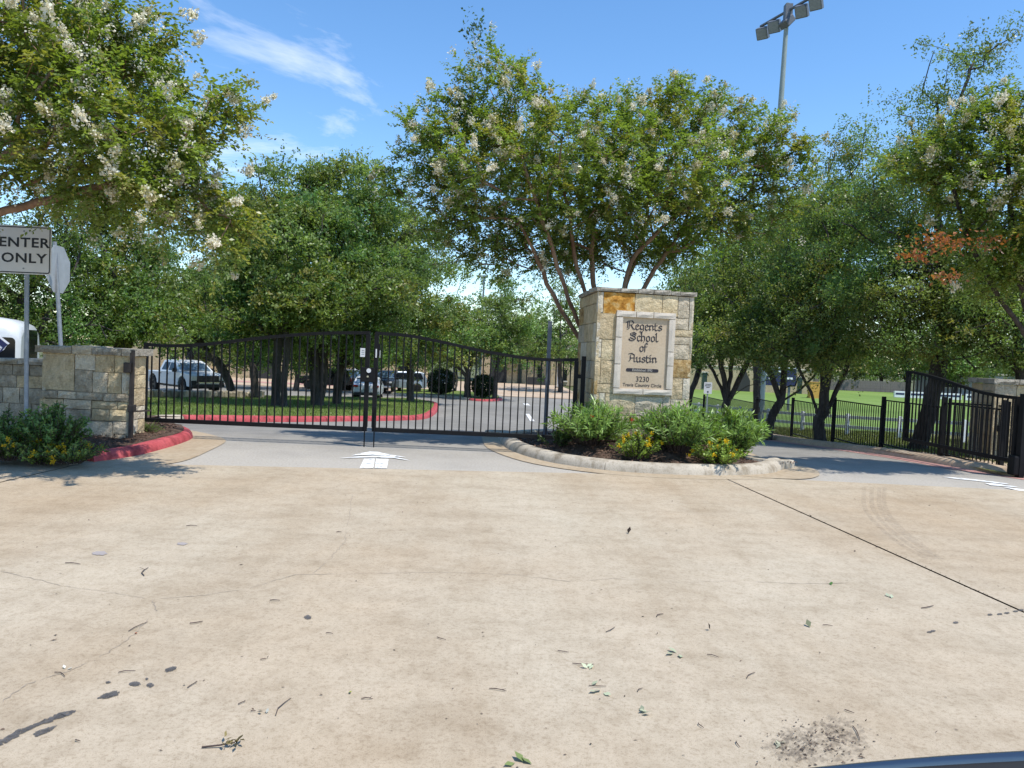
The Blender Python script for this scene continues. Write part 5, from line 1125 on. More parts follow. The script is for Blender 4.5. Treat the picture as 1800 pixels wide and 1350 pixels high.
# ------------------------------------------------------------------ shrubs and flowers
def shoots_bush(name, label, cat, base, nsh, hgt, rad, lf, lw, seed, tint0, per=26, lean=.7, flowers=None, fcol=None, mat='leaf_bush', group=None, start=.15):
    rs = np.random.default_rng(seed); root = empty(name, base, label=label, cat=cat, group=group); mb = MB(); P, D, Nn, T = [], [], [], []; ends = []
    for k in range(nsh):
        a = rs.random() * 6.283; q = rs.random() ** .6; b = np.array((math.cos(a) * rad * .3 * q, math.sin(a) * rad * .3 * q, 0)); tip = np.array((math.cos(a) * rad * q, math.sin(a) * rad * q, hgt * rs.uniform(.65, 1.08) * (1 - .38 * q * q)))
        mid = (b + tip) / 2 + np.array((0, 0, hgt * .12)); m = per
        t = start + (1 - start) * (np.arange(m) + rs.random(m)) / m; t = t[:, None]
        pt = (1 - t) ** 2 * b + 2 * t * (1 - t) * mid + t * t * tip; tg = 2 * (1 - t) * (mid - b) + 2 * t * (tip - mid); tg /= np.linalg.norm(tg, axis=1, keepdims=True)
        out = rs.normal(size=(m, 3)); out -= tg * (out * tg).sum(1, keepdims=True); out /= np.linalg.norm(out, axis=1, keepdims=True)
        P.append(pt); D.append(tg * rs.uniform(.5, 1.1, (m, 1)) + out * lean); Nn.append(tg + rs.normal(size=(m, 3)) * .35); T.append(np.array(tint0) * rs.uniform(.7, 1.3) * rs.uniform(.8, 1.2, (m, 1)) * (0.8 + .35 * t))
        ends.append(tip); mb.tube([Vector(b), Vector((b + mid) / 2 + (mid - b) * .02), Vector(mid * .5 + (b + tip) * .25), Vector(tip)], [.008, .007, .006, .003], 4, cap=False)
    P = np.concatenate(P); n = len(P)
    mb.obj('stems', MAT['twig'], root)
    link('foliage', leaf_mesh('foliage', P, np.concatenate(D), np.concatenate(Nn), rs.uniform(*lf, n), rs.uniform(*lw, n), np.concatenate(T), .42, .12), MAT[mat], root)
    if flowers:
        E = np.array(ends); idx = rs.choice(len(E), size=flowers, replace=True)
        for j in range(flowers):
            k = 26; c = E[idx[j]] + rs.normal(size=3) * np.array((.05, .05, .02)); pp = c + rs.normal(size=(k, 3)) * .014
            link('blossom', leaf_mesh('blossom', pp, unit(rs, k) + np.array((0, 0, .6)), unit(rs, k), .022, .02, np.array(fcol) * rs.uniform(.75, 1.2, (k, 1)), .6), MAT['petal'], root)
    return root
def bed_at(px, py): p = G(px, py, .14); return (p.x, p.y, zg(p.y) + .09 + mound(p.x, p.y))
OL = (.20, .31, .075)
for i, (px, py, ns, h, r_, lab) in enumerate([
    (1040, 794, 115, .68, .82, 'leafy oleander at the left front of the sign pillar'),
    (1192, 806, 125, .76, .80, 'middle oleander clump in front of the sign pillar'),
    (1284, 800, 115, .82, .66, 'rightmost and tallest oleander clump on the sign island'),
    (1112, 783, 20, .55, .35, 'small thin oleander between the two front clumps')]):
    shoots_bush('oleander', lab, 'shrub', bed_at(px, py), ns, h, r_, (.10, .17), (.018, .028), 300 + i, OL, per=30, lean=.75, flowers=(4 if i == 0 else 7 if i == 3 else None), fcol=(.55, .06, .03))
shoots_bush('shrub', 'low round shrub at the left tip of the sign island', 'shrub', bed_at(978, 789), 26, .36, .34, (.05, .09), (.02, .034), 310, (.05, .095, .026), per=22)
for i, (px, py, ns, h, r_, fl, lab) in enumerate([(1117, 808, 40, .42, .42, 18, 'yellow flowered lantana between the oleanders'), (1262, 815, 50, .36, .52, 16, 'yellow flowered lantana at the right front of the island')]):
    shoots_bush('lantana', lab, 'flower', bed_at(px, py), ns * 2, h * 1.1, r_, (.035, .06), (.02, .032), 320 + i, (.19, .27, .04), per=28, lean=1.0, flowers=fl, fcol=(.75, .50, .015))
# left bed
def lb_at(px, py): p = G(px, py, .1); return (p.x, p.y, zg(p.y) + .06 + mound2(p.x, p.y))
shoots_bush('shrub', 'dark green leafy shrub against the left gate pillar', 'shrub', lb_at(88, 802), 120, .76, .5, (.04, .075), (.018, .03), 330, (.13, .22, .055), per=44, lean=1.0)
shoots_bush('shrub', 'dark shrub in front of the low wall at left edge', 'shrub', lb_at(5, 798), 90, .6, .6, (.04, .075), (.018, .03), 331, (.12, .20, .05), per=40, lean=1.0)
for i, (px, py) in enumerate([(15, 806), (75, 807), (125, 808), (-45, 806)]):
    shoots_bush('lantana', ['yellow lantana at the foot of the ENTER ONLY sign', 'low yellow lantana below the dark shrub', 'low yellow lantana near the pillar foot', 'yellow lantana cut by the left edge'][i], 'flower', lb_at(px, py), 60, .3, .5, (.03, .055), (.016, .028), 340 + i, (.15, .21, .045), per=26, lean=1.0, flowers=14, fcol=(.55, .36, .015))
shoots_bush('grass_tuft', 'green grass tuft beside the left gate post', 'grass', lb_at(252, 766), 60, .13, .3, (.08, .14), (.006, .01), 350, (.12, .17, .035), per=6, lean=.5, start=.0)
# clipped round shrubs far inside
for i, (px, py, d, r_, lab) in enumerate([(776, 668, 62, 1.15, 'dark round clipped shrub left of the far island oak'), (850, 676, 60, .95, 'dark round clipped shrub by the lamp post')]):
    rs = np.random.default_rng(360 + i); c = at(px, py, d); n = 5200; root = empty('round_shrub', (c.x, d, zg(d)), label=lab, cat='shrub'); P = unit(rs, n) * r_ * (rs.random((n, 1)) ** .2); P[:, 2] *= .95; P[:, 2] += r_ * .9 + .2
    link('foliage', leaf_mesh('foliage', P, unit(rs, n), unit(rs, n), rs.uniform(.1, .18, n), rs.uniform(.06, .1, n), np.array((.028, .055, .02)) * rs.uniform(.6, 1.3, (n, 1))), MAT['leaf_oak'], root)
    MB().tube([(0, 0, 0), (0, 0, .8)], .08, 6).obj('stem', MAT['bark_oak'], root)
# grass blades
def in_poly(P, poly):
    x, y = P[:, 0], P[:, 1]; ins = np.zeros(len(P), bool); n = len(poly)
    for i in range(n):
        x0, y0 = poly[i]; x1, y1 = poly[(i + 1) % n]
        c = ((y0 > y) != (y1 > y)) & (x < (x1 - x0) * (y - y0) / (y1 - y0 + 1e-12) + x0); ins ^= c
    return ins
def blades(name, label, poly, n, off, h, tint, seed, parent=None):
    rs = np.random.default_rng(seed); q = np.array(poly); lo, hi = q.min(0), q.max(0)
    P = lo + rs.random((n * 2, 2)) * (hi - lo); P = P[in_poly(P, poly)][:n]; m = len(P); z = np.interp(P[:, 1], _ys, _zp) + off
    pos = np.stack([P[:, 0], P[:, 1], z], 1); D = rs.normal(size=(m, 3)) * .45 + np.array((0, 0, 1.0)); 
    o = link(name, leaf_mesh(name, pos, D, unit(rs, m), rs.uniform(h * .6, h * 1.3, m), h * .18, np.array(tint) * rs.uniform(.6, 1.3, (m, 1)), .4, .2), MAT['leaf_bush'], parent)
    return tag(o, label, 'grass', kind='stuff')
blades('grass', 'short mown grass blades on the island inside the gate', offset_poly(mi, -.35), 42000, .11, .09, (.15, .21, .045), 400)
blades('grass', 'patchy half dry grass under the trees behind fence', [(9.2, 14), (16, 14), (16, 32), (9.0, 32), (8.7, 22)], 30000, .055, .10, (.15, .17, .045), 401)
# mulch chips
rs = np.random.default_rng(410); ib = np.array(offset_poly(isl, -.32)); q = ib.min(0) + rs.random((9000, 2)) * (np.array((ib[:, 0].max(), 15.5)) - ib.min(0)); q = q[in_poly(q, offset_poly(isl, -.32))]
pos = np.array([(x, y, zg(y) + .112 + mound(x, y)) for x, y in q]); m = len(pos); dd = rs.normal(size=(m, 3)); dd[:, 2] *= .3
o = link('mulch_chips', leaf_mesh('mulch_chips', pos, dd, unit(rs, m) + np.array((0, 0, 1.2)), rs.uniform(.03, .08, m), rs.uniform(.012, .03, m), np.array((.14, .085, .06)) * rs.uniform(.3, 1.7, (m, 1))), MAT['litter']); tag(o, 'loose brown bark chips on the sign island', 'mulch', kind='stuff')
q = np.array((-8.5, 10.6)) + rs.random((9000, 2)) * np.array((5.2, 4.2)); q = q[in_poly(q, offset_poly(lb, -.3))]
pos = np.array([(x, y, zg(y) + .08 + mound2(x, y)) for x, y in q]); m = len(pos); dd = rs.normal(size=(m, 3)); dd[:, 2] *= .3
o = link('mulch_chips', leaf_mesh('mulch_chips', pos, dd, unit(rs, m) + np.array((0, 0, 1.2)), rs.uniform(.03, .08, m), rs.uniform(.012, .03, m), np.array((.14, .085, .06)) * rs.uniform(.3, 1.7, (m, 1))), MAT['litter']); tag(o, 'loose brown bark chips beside the red kerb', 'mulch', kind='stuff')
print('LEAVES', sum(NL), NL)

# ------------------------------------------------------------------ vehicles
def arch(cx_, r_, zb_, n=8):
    """points over a wheel arch going from front to back along the sill"""
    a0 = math.asin(max(-1, min(1, (zb_ - 0) / r_))) if False else 0
    return [(cx_ + r_ * math.cos(math.pi * k / n), zb_ + r_ * .98 * math.sin(math.pi * k / n)) for k in range(n + 1)]
def vehicle(name, label, cat, loc, rz, top, sill, wheels, wr, width, belt, roofz, tumble, paint, glass_side, glass_ends, rim='rim', group=None, hub=None):
    """top: outline over the top from rear-bottom to front-bottom (x, z); sill z; wheels x list (front first)"""
    v = empty(name, loc, rz, label=label, cat=cat, group=group)
    out = list(top)
    for wx in wheels: out += arch(wx, wr * 1.12, sill)
    hw = width / 2
    def yy(z): return hw * (1 - tumble * max(0, (z - belt)) / max(.01, roofz - belt)) if z > belt else hw * (1 - .05 * max(0, (belt - z) / belt))
    mb = MB(); n = len(out); vs = []
    for s_ in (-1, 1): vs += [(x, s_ * yy(z), z) for x, z in out]
    mb.add(vs, [tuple(range(n))[::-1], tuple(range(n, 2 * n))] + [(i, (i + 1) % n, n + (i + 1) % n, n + i) for i in range(n)])
    mb.obj('body', paint, v, bevel=.035, seg=2)
    for poly in glass_side:
        for s_ in (-1, 1):
            P = [(x, s_ * (yy(z) + .008), z) for x, z in poly]; MB().add(P, [tuple(range(len(P)))]).obj('side_window', MAT['glass'], v)
    for (x0, z0, x1, z1, inset, mt, nm) in glass_ends:
        dx, dz = x1 - x0, z1 - z0; ln = math.hypot(dx, dz); nx, nz = (dz / ln * .012, -dx / ln * .012)
        if nz < 0: nx, nz = -nx, -nz
        P = [(x0 + nx, -(yy(z0) - inset), z0 + nz), (x0 + nx, (yy(z0) - inset), z0 + nz), (x1 + nx, (yy(z1) - inset), z1 + nz), (x1 + nx, -(yy(z1) - inset), z1 + nz)]
        MB().add(P, [(0, 1, 2, 3)]).obj(nm, MAT[mt], v)
    for wx in wheels:
        for s_ in (-1, 1):
            yo = s_ * (hw - .02); yi = s_ * (hw - .25)
            prof = [(wr * .62, 0), (wr * .93, 0), (wr, .04), (wr, .19), (wr * .93, .23), (wr * .62, .23)]
            mb = MB(); K = 24; vs = []
            for k in range(K):
                a = 2 * math.pi * k / K
                for r_, w_ in prof: vs.append((wx + r_ * math.cos(a), yo - s_ * w_, wr + r_ * math.sin(a)))
            m = len(prof); mb.add(vs, [(k * m + j, ((k + 1) % K) * m + j, ((k + 1) % K) * m + (j + 1) % m, k * m + (j + 1) % m) for k in range(K) for j in range(m)], False)
            wo_ = mb.obj('wheel', MAT['rubber'], v)
            mb = MB(); mb.tube([(wx, yo - s_ * .03, wr), (wx, yo - s_ * .05, wr)], wr * .63, 20)
            for k in range(6): a = k * math.pi / 3; mb.bar((wx + wr * .1 * math.cos(a), yo - s_ * .02, wr + wr * .1 * math.sin(a)), (wx + wr * .58 * math.cos(a), yo - s_ * .02, wr + wr * .58 * math.sin(a)), .05, .02)
            mb.obj('rim', MAT[rim], wo_)
    return v, yy
# white pickup, front to the right and towards the camera
pc_ = G(318, 694)
hd = math.radians(-42)
top = [(-2.9, .62), (-2.92, 1.28), (-1.12, 1.30), (-1.02, 1.34), (-.85, 1.95), (-.5, 2.0), (.55, 1.98), (.95, 1.86), (1.55, 1.42), (1.75, 1.38), (2.75, 1.30), (2.9, 1.2), (2.95, .72), (2.85, .58)]
dirv = Vector((math.cos(hd), math.sin(hd)))
ctr = Vector((pc_.x, pc_.y)) - dirv * 1.3 + Vector((-dirv.y, dirv.x)) * .75
pk, yy = vehicle('pickup_truck', 'lifted white pickup truck parked behind the left gate leaf', 'truck', (ctr.x, ctr.y, zg(ctr.y) + .01), hd, top, .60, [1.92, -1.9], .49, 2.05, 1.32, 2.0, .24, MAT['white_paint'],
    [[(-.72, 1.42), (.10, 1.42), (.10, 1.86), (-.60, 1.86)], [(.18, 1.42), (1.25, 1.42), (.92, 1.74), (.72, 1.85), (.18, 1.86)]],
    [(1.56, 1.45, .98, 1.85, .12, 'glass_blue', 'windscreen'), (-1.02, 1.40, -.86, 1.88, .15, 'glass', 'rear_window')])
MB().box((2.97, 0, 1.02), (.05, 1.25, .40)).obj('grille', MAT['plastic_black'], pk, bevel=.01)
for z in (.9, 1.02, 1.14): MB().box((3.0, 0, z), (.03, 1.2, .025)).obj('grille_bar', MAT['rim'], pk)
MB().box((3.0, 0, .83), (.05, 1.3, .05)).obj('grille_trim', MAT['chrome'], pk)
for s_ in (-1, 1):
    MB().box((2.94, s_ * .80, 1.08), (.08, .3, .2)).obj('headlight', MAT['lamp_white'], pk, bevel=.015); MB().box((2.94, s_ * .8, .84), (.09, .28, .2)).obj('fog_lamp', MAT['plastic_black'], pk, bevel=.01)
    MB().box((1.18, s_ * 1.12, 1.46), (.14, .22, .22)).obj('mirror', MAT['plastic_black'], pk, bevel=.03)
    for x in (.12, -.78): MB().box((x, s_ * 1.016, 1.2), (.17, .02, .035)).obj('door_handle', MAT['plastic_black'], pk)
MB().box((2.98, 0, .66), (.16, 1.9, .17)).obj('bumper', MAT['plastic_black'], pk, bevel=.03)
MB().box((0, 0, .55), (4.9, 1.4, .18)).obj('chassis', MAT['plastic_black'], pk)
# white hatchback from behind
hc = G(637, 702.5)
top = [(-1.98, .42), (-2.03, .62), (-1.98, 1.02), (-1.72, 1.08), (-1.28, 1.44), (-.9, 1.5), (.25, 1.48), (.55, 1.40), (1.12, 1.0), (1.85, .86), (2.05, .7), (2.08, .4), (2.0, .3), (-1.9, .3)]
wh, yy = vehicle('hatchback', 'white hatchback seen from behind on the drive inside gate', 'car', (hc.x, hc.y + 1.9, zg(hc.y) - .06), math.radians(96), top[:-2] , .32, [1.3, -1.3], .33, 1.82, .95, 1.5, .24, MAT['white_paint'],
    [[(-1.2, 1.0), (-.3, 1.0), (-.3, 1.38), (-.95, 1.38)], [(-.24, 1.0), (.8, 1.0), (.45, 1.33), (.2, 1.38), (-.24, 1.38)]],
    [(1.1, 1.02, .58, 1.38, .1, 'glass', 'windscreen'), (-1.70, 1.10, -1.30, 1.42, .12, 'glass_blue', 'rear_window')], rim='rim_silver')
for s_ in (-1, 1): MB().box((-2.0, s_ * .66, .95), (.1, .34, .14)).obj('tail_light', MAT['lamp_red'], wh, bevel=.03)
MB().box((-2.03, 0, .45), (.08, 1.5, .2)).obj('bumper', MAT['plastic_black'], wh, bevel=.02); MB().box((-2.05, 0, .74), (.02, .5, .12)).obj('number_plate', MAT['sign_white'], wh)
MB().box((-1.3, 0, 1.47), (.25, 1.3, .03)).obj('spoiler', MAT['white_paint'], wh)
# dark suv facing the camera
sc_ = G(666, 693)
top = [(-2.3, .5), (-2.35, 1.1), (-2.1, 1.72), (-1.7, 1.82), (.3, 1.8), (.6, 1.7), (1.15, 1.2), (2.2, 1.08), (2.4, .95), (2.42, .5)]
def suv(label, loc, rz, paint, group=None, wf='lamp_white'):
    s, yy = vehicle('suv', label, 'car', loc, rz, top, .42, [1.45, -1.45], .38, 1.95, 1.15, 1.82, .22, paint,
        [[(-2.0, 1.2), (-.9, 1.2), (-.9, 1.7), (-1.8, 1.7)], [(-.85, 1.2), (.9, 1.2), (.5, 1.62), (.3, 1.7), (-.85, 1.7)]],
        [(1.13, 1.22, .62, 1.68, .12, 'glass_blue', 'windscreen'), (-2.30, 1.2, -2.12, 1.68, .14, 'glass', 'rear_window')])
    for q in (-1, 1): MB().box((2.38, q * .72, .93), (.1, .36, .14)).obj('headlight', MAT[wf], s, bevel=.02); MB().box((-2.33, q * .8, 1.0), (.08, .2, .3)).obj('tail_light', MAT['lamp_red'], s)
    MB().box((2.42, 0, .85), (.04, .9, .25)).obj('grille', MAT['plastic_black'], s); MB().box((2.43, 0, .55), (.08, 1.7, .16)).obj('bumper', MAT['chrome'], s, bevel=.02)
    for q in (-1, 1): MB().box((.75, q * 1.05, 1.22), (.12, .2, .16)).obj('mirror', MAT['plastic_black'], s, bevel=.02)
    return s
suv('black suv facing the gate beside the white hatchback', (sc_.x, sc_.y + 3.5, zg(sc_.y)), math.radians(-92), MAT['black_paint'])
p = at(700, 668, 66); suv('silver blue suv parked far behind the gate centre', (p.x, 66, zg(66)), math.radians(200), MAT['silver_paint'])
p = at(633, 668, 68); suv('white suv parked far behind the white hatchback', (p.x, 68, zg(68)), math.radians(-80), MAT['white_paint'])
p = at(774, 685, 66); suv('dark suv half hidden by the round clipped shrub', (p.x, 68.5, zg(66)), math.radians(-95), MAT['black_paint'])
p = at(580, 668, 66); suv('dark suv parked before the left school wall', (p.x, 65.5, zg(66)), math.radians(170), MAT['black_paint'])
# shuttle bus behind the wall
bd = 19.5; bxr = at(54, 600, bd)
bus = empty('shuttle_bus', (bxr.x, bd, zg(bd)), math.radians(21), label='white shuttle bus with blue letter emblem behind the garden wall', cat='bus')
bh = at(30, 557, bd).z - zg(bd)
def busring(x, s, zt_): 
    hw = 1.15 * s; return [(x, -hw, .45), (x, -hw * 1.0, zt_ * .62), (x, -hw * .985, zt_ - .34), (x, -hw * .93, zt_ - .14), (x, -hw * .75, zt_ - .03), (x, 0, zt_), (x, hw * .75, zt_ - .03), (x, hw * .93, zt_ - .14), (x, hw * .985, zt_ - .34), (x, hw, zt_ * .62), (x, hw, .45)]
rings = [busring(x, s, z) for x, s, z in ((0.0, .90, bh - .36), (-.03, .955, bh - .27), (-.10, .985, bh - .18), (-.3, 1, bh - .08), (-.8, 1, bh - .015), (-1.2, 1, bh), (-6.2, 1, bh), (-6.4, .95, bh - .1))]
mb = MB(); m = len(rings[0]); mb.add([v for r_ in rings for v in r_], [(i * m + k, (i + 1) * m + k, (i + 1) * m + k + 1, i * m + k + 1) for i in range(len(rings) - 1) for k in range(m - 1)], True); mb.add(rings[0], [tuple(range(m))]); mb.add(rings[-1], [tuple(range(m))[::-1]])
mb.obj('body', MAT['white_paint'], bus)
zt_ = bh * .8
wz0, wz1 = bh - 1.42, bh - .52
for x0, x1 in ((-1.35, -.09), (-2.7, -1.55), (-4.05, -3.0), (-5.3, -4.25)):
    P = [((x0 + x1) / 2 + u, -1.158, (wz0 + wz1) / 2 + v) for u, v in rrect(x1 - x0, wz1 - wz0, .1)]; MB().add(P, [tuple(range(len(P)))]).obj('side_window', MAT['glass'], bus)
MB().box((-3.1, -1.1525, bh - .335), (5.2, .02, .03)).obj('drip_rail', MAT['galv'], bus)
P = [(.012, u, bh * .62 + v) for u, v in rrect(1.45, bh * .5, .12)]; MB().add(P, [tuple(range(len(P)))]).obj('windscreen', MAT['glass'], bus)
fnb = lambda off: (lambda u, v, w: Vector((u, -1.160 - off - w, v)))
blackletter('R', -.55, bh - 1.40, .52, bus, fnb(0), MAT['white_print'], nibw=.42, base=.004)
blackletter('R', -.55, bh - 1.40, .52, bus, fnb(.008), MAT['navy'], nibw=.24, base=.004)
for x in (-1.3, -5.0):
    MB().tube([(x, -1.12, .42), (x, -.85, .42)], .42, 20).obj('wheel', MAT['rubber'], bus)

# ------------------------------------------------------------------ school buildings
def building(name, label, x0, x1, y, h, parts, seed, depth=9, mats='wall_tan', parapet=True):
    b = empty(name, ((x0 + x1) / 2, y, zg(y)), label=label, cat='building'); w = x1 - x0
    MB().box((0, depth / 2, h / 2), (w, depth, h)).obj('wall', MAT[mats], b)
    MB().box((0, depth / 2, h + .15), (w + .5, depth + .5, .3)).obj('roof_edge', MAT['frame_stone'], b)
    for (kind, u0, u1, z0, z1) in parts:
        if kind == 'door': 
            o = MB().box(((u0 + u1) / 2, -.03, (z0 + z1) / 2), (u1 - u0, .12, z1 - z0)).obj('door', MAT['door_green'], b); MB().box(((u0 + u1) / 2, -.06, z1 + .1), (u1 - u0 + .3, .2, .2)).obj('lintel', MAT['frame_stone'], o)
        elif kind == 'window':
            o = MB().box(((u0 + u1) / 2, -.02, (z0 + z1) / 2), (u1 - u0, .1, z1 - z0)).obj('window', MAT['glass'], b); MB().box(((u0 + u1) / 2, -.06, z0 - .08), (u1 - u0 + .2, .2, .16)).obj('sill', MAT['frame_stone'], o)
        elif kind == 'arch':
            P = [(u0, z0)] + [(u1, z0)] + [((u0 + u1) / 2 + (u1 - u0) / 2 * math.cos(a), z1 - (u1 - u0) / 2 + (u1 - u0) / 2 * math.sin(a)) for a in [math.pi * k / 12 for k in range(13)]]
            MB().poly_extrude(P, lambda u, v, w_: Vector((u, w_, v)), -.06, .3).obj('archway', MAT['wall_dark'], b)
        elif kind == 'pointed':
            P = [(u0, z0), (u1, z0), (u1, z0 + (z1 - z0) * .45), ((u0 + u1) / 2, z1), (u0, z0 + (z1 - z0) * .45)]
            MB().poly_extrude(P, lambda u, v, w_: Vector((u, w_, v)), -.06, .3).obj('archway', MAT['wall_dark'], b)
        elif kind == 'pier': MB().box(((u0 + u1) / 2, -.25, (z0 + z1) / 2), (u1 - u0, .5, z1 - z0)).obj('pier', MAT['wall_tan'], b)
        elif kind == 'band': MB().box(((u0 + u1) / 2, -.04, (z0 + z1) / 2), (u1 - u0, .1, z1 - z0)).obj('stone_band', MAT['frame_stone'], b)
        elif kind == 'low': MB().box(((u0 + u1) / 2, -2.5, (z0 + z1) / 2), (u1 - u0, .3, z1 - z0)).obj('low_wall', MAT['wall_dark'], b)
    return b
def bx_(px, d): return (px - 900) / F * d
d = 80; x0, x1 = bx_(210, d), bx_(735, d); w = x1 - x0
building('school_building', 'long tan limestone school wing behind the live oaks', x0, x1, d, 5.2, [('band', -w / 2, w / 2, 4.2, 4.4)] + [('window', -w / 2 + 1.8 + 3.4 * k, -w / 2 + 2.7 + 3.4 * k, 1.2, 2.6) for k in range(9) if k not in (4,)] + [('arch', -2.0, 1.2, 0, 3.2), ('pier', 5.5, 6.1, 0, 4.1), ('pier', -6.5, -5.9, 0, 4.1)], 1)
d = 97; x0, x1 = bx_(845, d), bx_(1060, d); w = x1 - x0
def U(px): return bx_(px, d) - (x0 + x1) / 2
building('school_building', 'tan limestone school front with archway at the end of drive', x0, x1, d, 5.4, [('arch', U(862), U(890), 0, 4.2), ('door', U(909), U(916.5), 0, 1.55 + .9), ('window', U(944), U(952), .5, 2.3), ('low', U(926), U(960), 0, .95), ('pier', U(967), U(972), 0, 5.0), ('band', -w / 2, w / 2, 4.6, 4.75), ('window', U(990), U(996), .6, 2.0)], 2)
d = 102; x0, x1 = bx_(1180, d), bx_(1428, d); w = x1 - x0
building('school_building', 'tan limestone hall with gabled archway across the sports field', x0, x1, d, 5.6, [('pointed', U(1294), U(1318), 0, 3.3), ('door', U(1234), U(1242), .2, 2.3), ('door', U(1402), U(1409.5), 0, 2.2), ('band', -w / 2, w / 2, 3.2, 3.35)] + [('window', U(p_), U(p_ + 2.5), 1.9, 2.6) for p_ in (1343, 1363, 1384)], 3)
o = building('shed', 'small grey field house beyond the far boards at right', bx_(1640, 132), bx_(1790, 132), 132, 3.6, [('window', -6, -2, 1.2, 2.3), ('door', 1.5, 3, 0, 2.3)], 4, depth=6, mats='roof_grey')
# far cedar fence: boards
cf = empty('board_fence', (0, 128, zg(120)), label='weathered cedar board fence along the far side of field', cat='fence')
x = bx_(1425, 128); k = 0; bmesh_ = None
x_end = bx_(1600, 128)
while x < x_end:
    if bmesh_ is None: bmesh_ = MB().box((0, 0, .9), (.26, .04, 1.8)).mesh('fence_board')
    o = link('fence_board', bmesh_, MAT['wood_fence'], cf, (x, RF.uniform(-.02, .02), RF.uniform(-.03, .03))); x += .28; k += 1
MB().box(((bx_(1425, 128) + x_end) / 2, .05, 1.3), (x_end - bx_(1425, 128), .06, .1)).obj('rail', MAT['wood_fence'], cf)
# orange tan equipment box
p = at(1430, 690, 90); bxo = empty('equipment_cabinet', (p.x, 90, zg(90)), label='orange tan cabinet behind the forked oak trunk', cat='cabinet')
MAT['ochre'] = plain('ochre_paint', (.55, .30, .06), .6)
MB().box((0, 0, .95), (1.1, .8, 1.9)).obj('cabinet', MAT['ochre'], bxo, bevel=.03); MB().box((0, 0, 1.93), (1.2, .9, .06)).obj('lid', MAT['ochre'], bxo)
# scoreboard
d = 62; c = at(1365, 661, d); sbd = empty('scoreboard', (c.x, d, zg(d)), label='dark navy scoreboard behind the leaning oak', cat='scoreboard')
zc = c.z - zg(d); MB().box((0, 0, zc), (3.1, .25, 1.55)).obj('panel', MAT['navy'], sbd, bevel=.02)
for u, v in ((-.9, .1), (-.55, -.2), (.9, -.15), (1.15, -.15), (.2, .35)): MB().box((u, -.135, zc + v), (.22, .02, .16)).obj('digit_panel', MAT['white_print'], sbd)
MB().box((0, -.135, zc + .68), (2.9, .02, .1)).obj('trim', MAT['white_print'], sbd)
for u in (-1.1, 1.1): MB().box((u, .1, zc / 2 - .3), (.16, .16, zc - .6)).obj('leg', MAT['pole_dark'], sbd)
# white rail fence round the field
wr_ = empty('rail_fence', (9.8, 30, zg(30)), label='low white two rail fence along the edge of sports field', cat='fence')
pts = [(10.6, 47), (10.5, 43), (10.5, 39), (10.6, 35.5), (10.9, 32.5), (11.5, 30.2), (12.4, 28.2), (13.5, 26.6), (14.9, 25.2), (16.6, 24.2), (18.6, 23.6), (20.8, 23.3)]
for x, y in pts: MB().box((x - 9.8, y - 30, zg(y) - zg(30) + .42), (.11, .11, .84)).obj('post', MAT['white_rail'], wr_)
for (xa, ya), (xb, yb) in zip(pts, pts[1:]):
    for z in (.36, .72): MB().bar((xa - 9.8, ya - 30, zg(ya) - zg(30) + z), (xb - 9.8, yb - 30, zg(yb) - zg(30) + z), .05, .11).obj('rail', MAT['white_rail'], wr_)
# white boards on the far touchline
for i, (pa, pb_, lab) in enumerate([(1572, 1591, 'white board with dark strip, leftmost on the far touchline'), (1598, 1626, 'white board seen behind the forked oak on the touchline'), (1646, 1690, 'longest white board on the far touchline'), (1697, 1722, 'white board behind the middle of the open gate'), (1742, 1772, 'white board nearest the right gate pillar on the touchline')]):
    d = 104; xa, xb = bx_(pa, d), bx_(pb_, d); o = empty('touchline_board', ((xa + xb) / 2, d, zg(d)), label=lab, cat='board')
    MB().box((0, 0, .5), (xb - xa, .3, .85)).obj('board', MAT['white_rail'], o, bevel=.02); MB().box((0, -.16, .58), ((xb - xa) * .8, .02, .25)).obj('dark_strip', MAT['navy'], o)
    for u in (-.4, .4): MB().box((u * (xb - xa), .0, .05), (.1, .3, .1)).obj('foot', MAT['plastic_black'], o)

# ------------------------------------------------------------------ poles
d = 33; pb = at(1333, 742, d); pt = at(1385, 6, d)
fl = empty('floodlight_mast', (pb.x, d, zg(d)), label='tall steel floodlight mast with five lamps beside the sports field', cat='floodlight')
Hm = pt.z - zg(d); 
MB().tube([(0, 0, 0), (pt.x - pb.x, 0, Hm)], [.20, .085], 16).obj('mast', MAT['green_pole'], fl)
for z in (3.0, 6.5, 10.0, 12.5): MB().tube([((pt.x - pb.x) * z / Hm, 0, z), ((pt.x - pb.x) * (z + .06) / Hm, 0, z + .06)], .25 - .011 * z, 16).obj('band', MAT['pole_dark'], fl)
MB().box((-.1, -.45, 5.6), (.6, .35, 1.3)).obj('control_box', MAT['green_pole'], fl, bevel=.03)
za = Hm - .35; ax = (pt.x - pb.x) * za / Hm
adir = Vector((1.25, -3.2, 0)).normalized(); ac = Vector((ax, -.12, za))
MB().tube([ac - adir * 1.75, ac + adir * 1.75], .06, 8).obj('crossarm', MAT['pole_dark'], fl)
MB().box((ax, -.1, za - .1), (.3, .3, .7)).obj('arm_bracket', MAT['pole_dark'], fl)
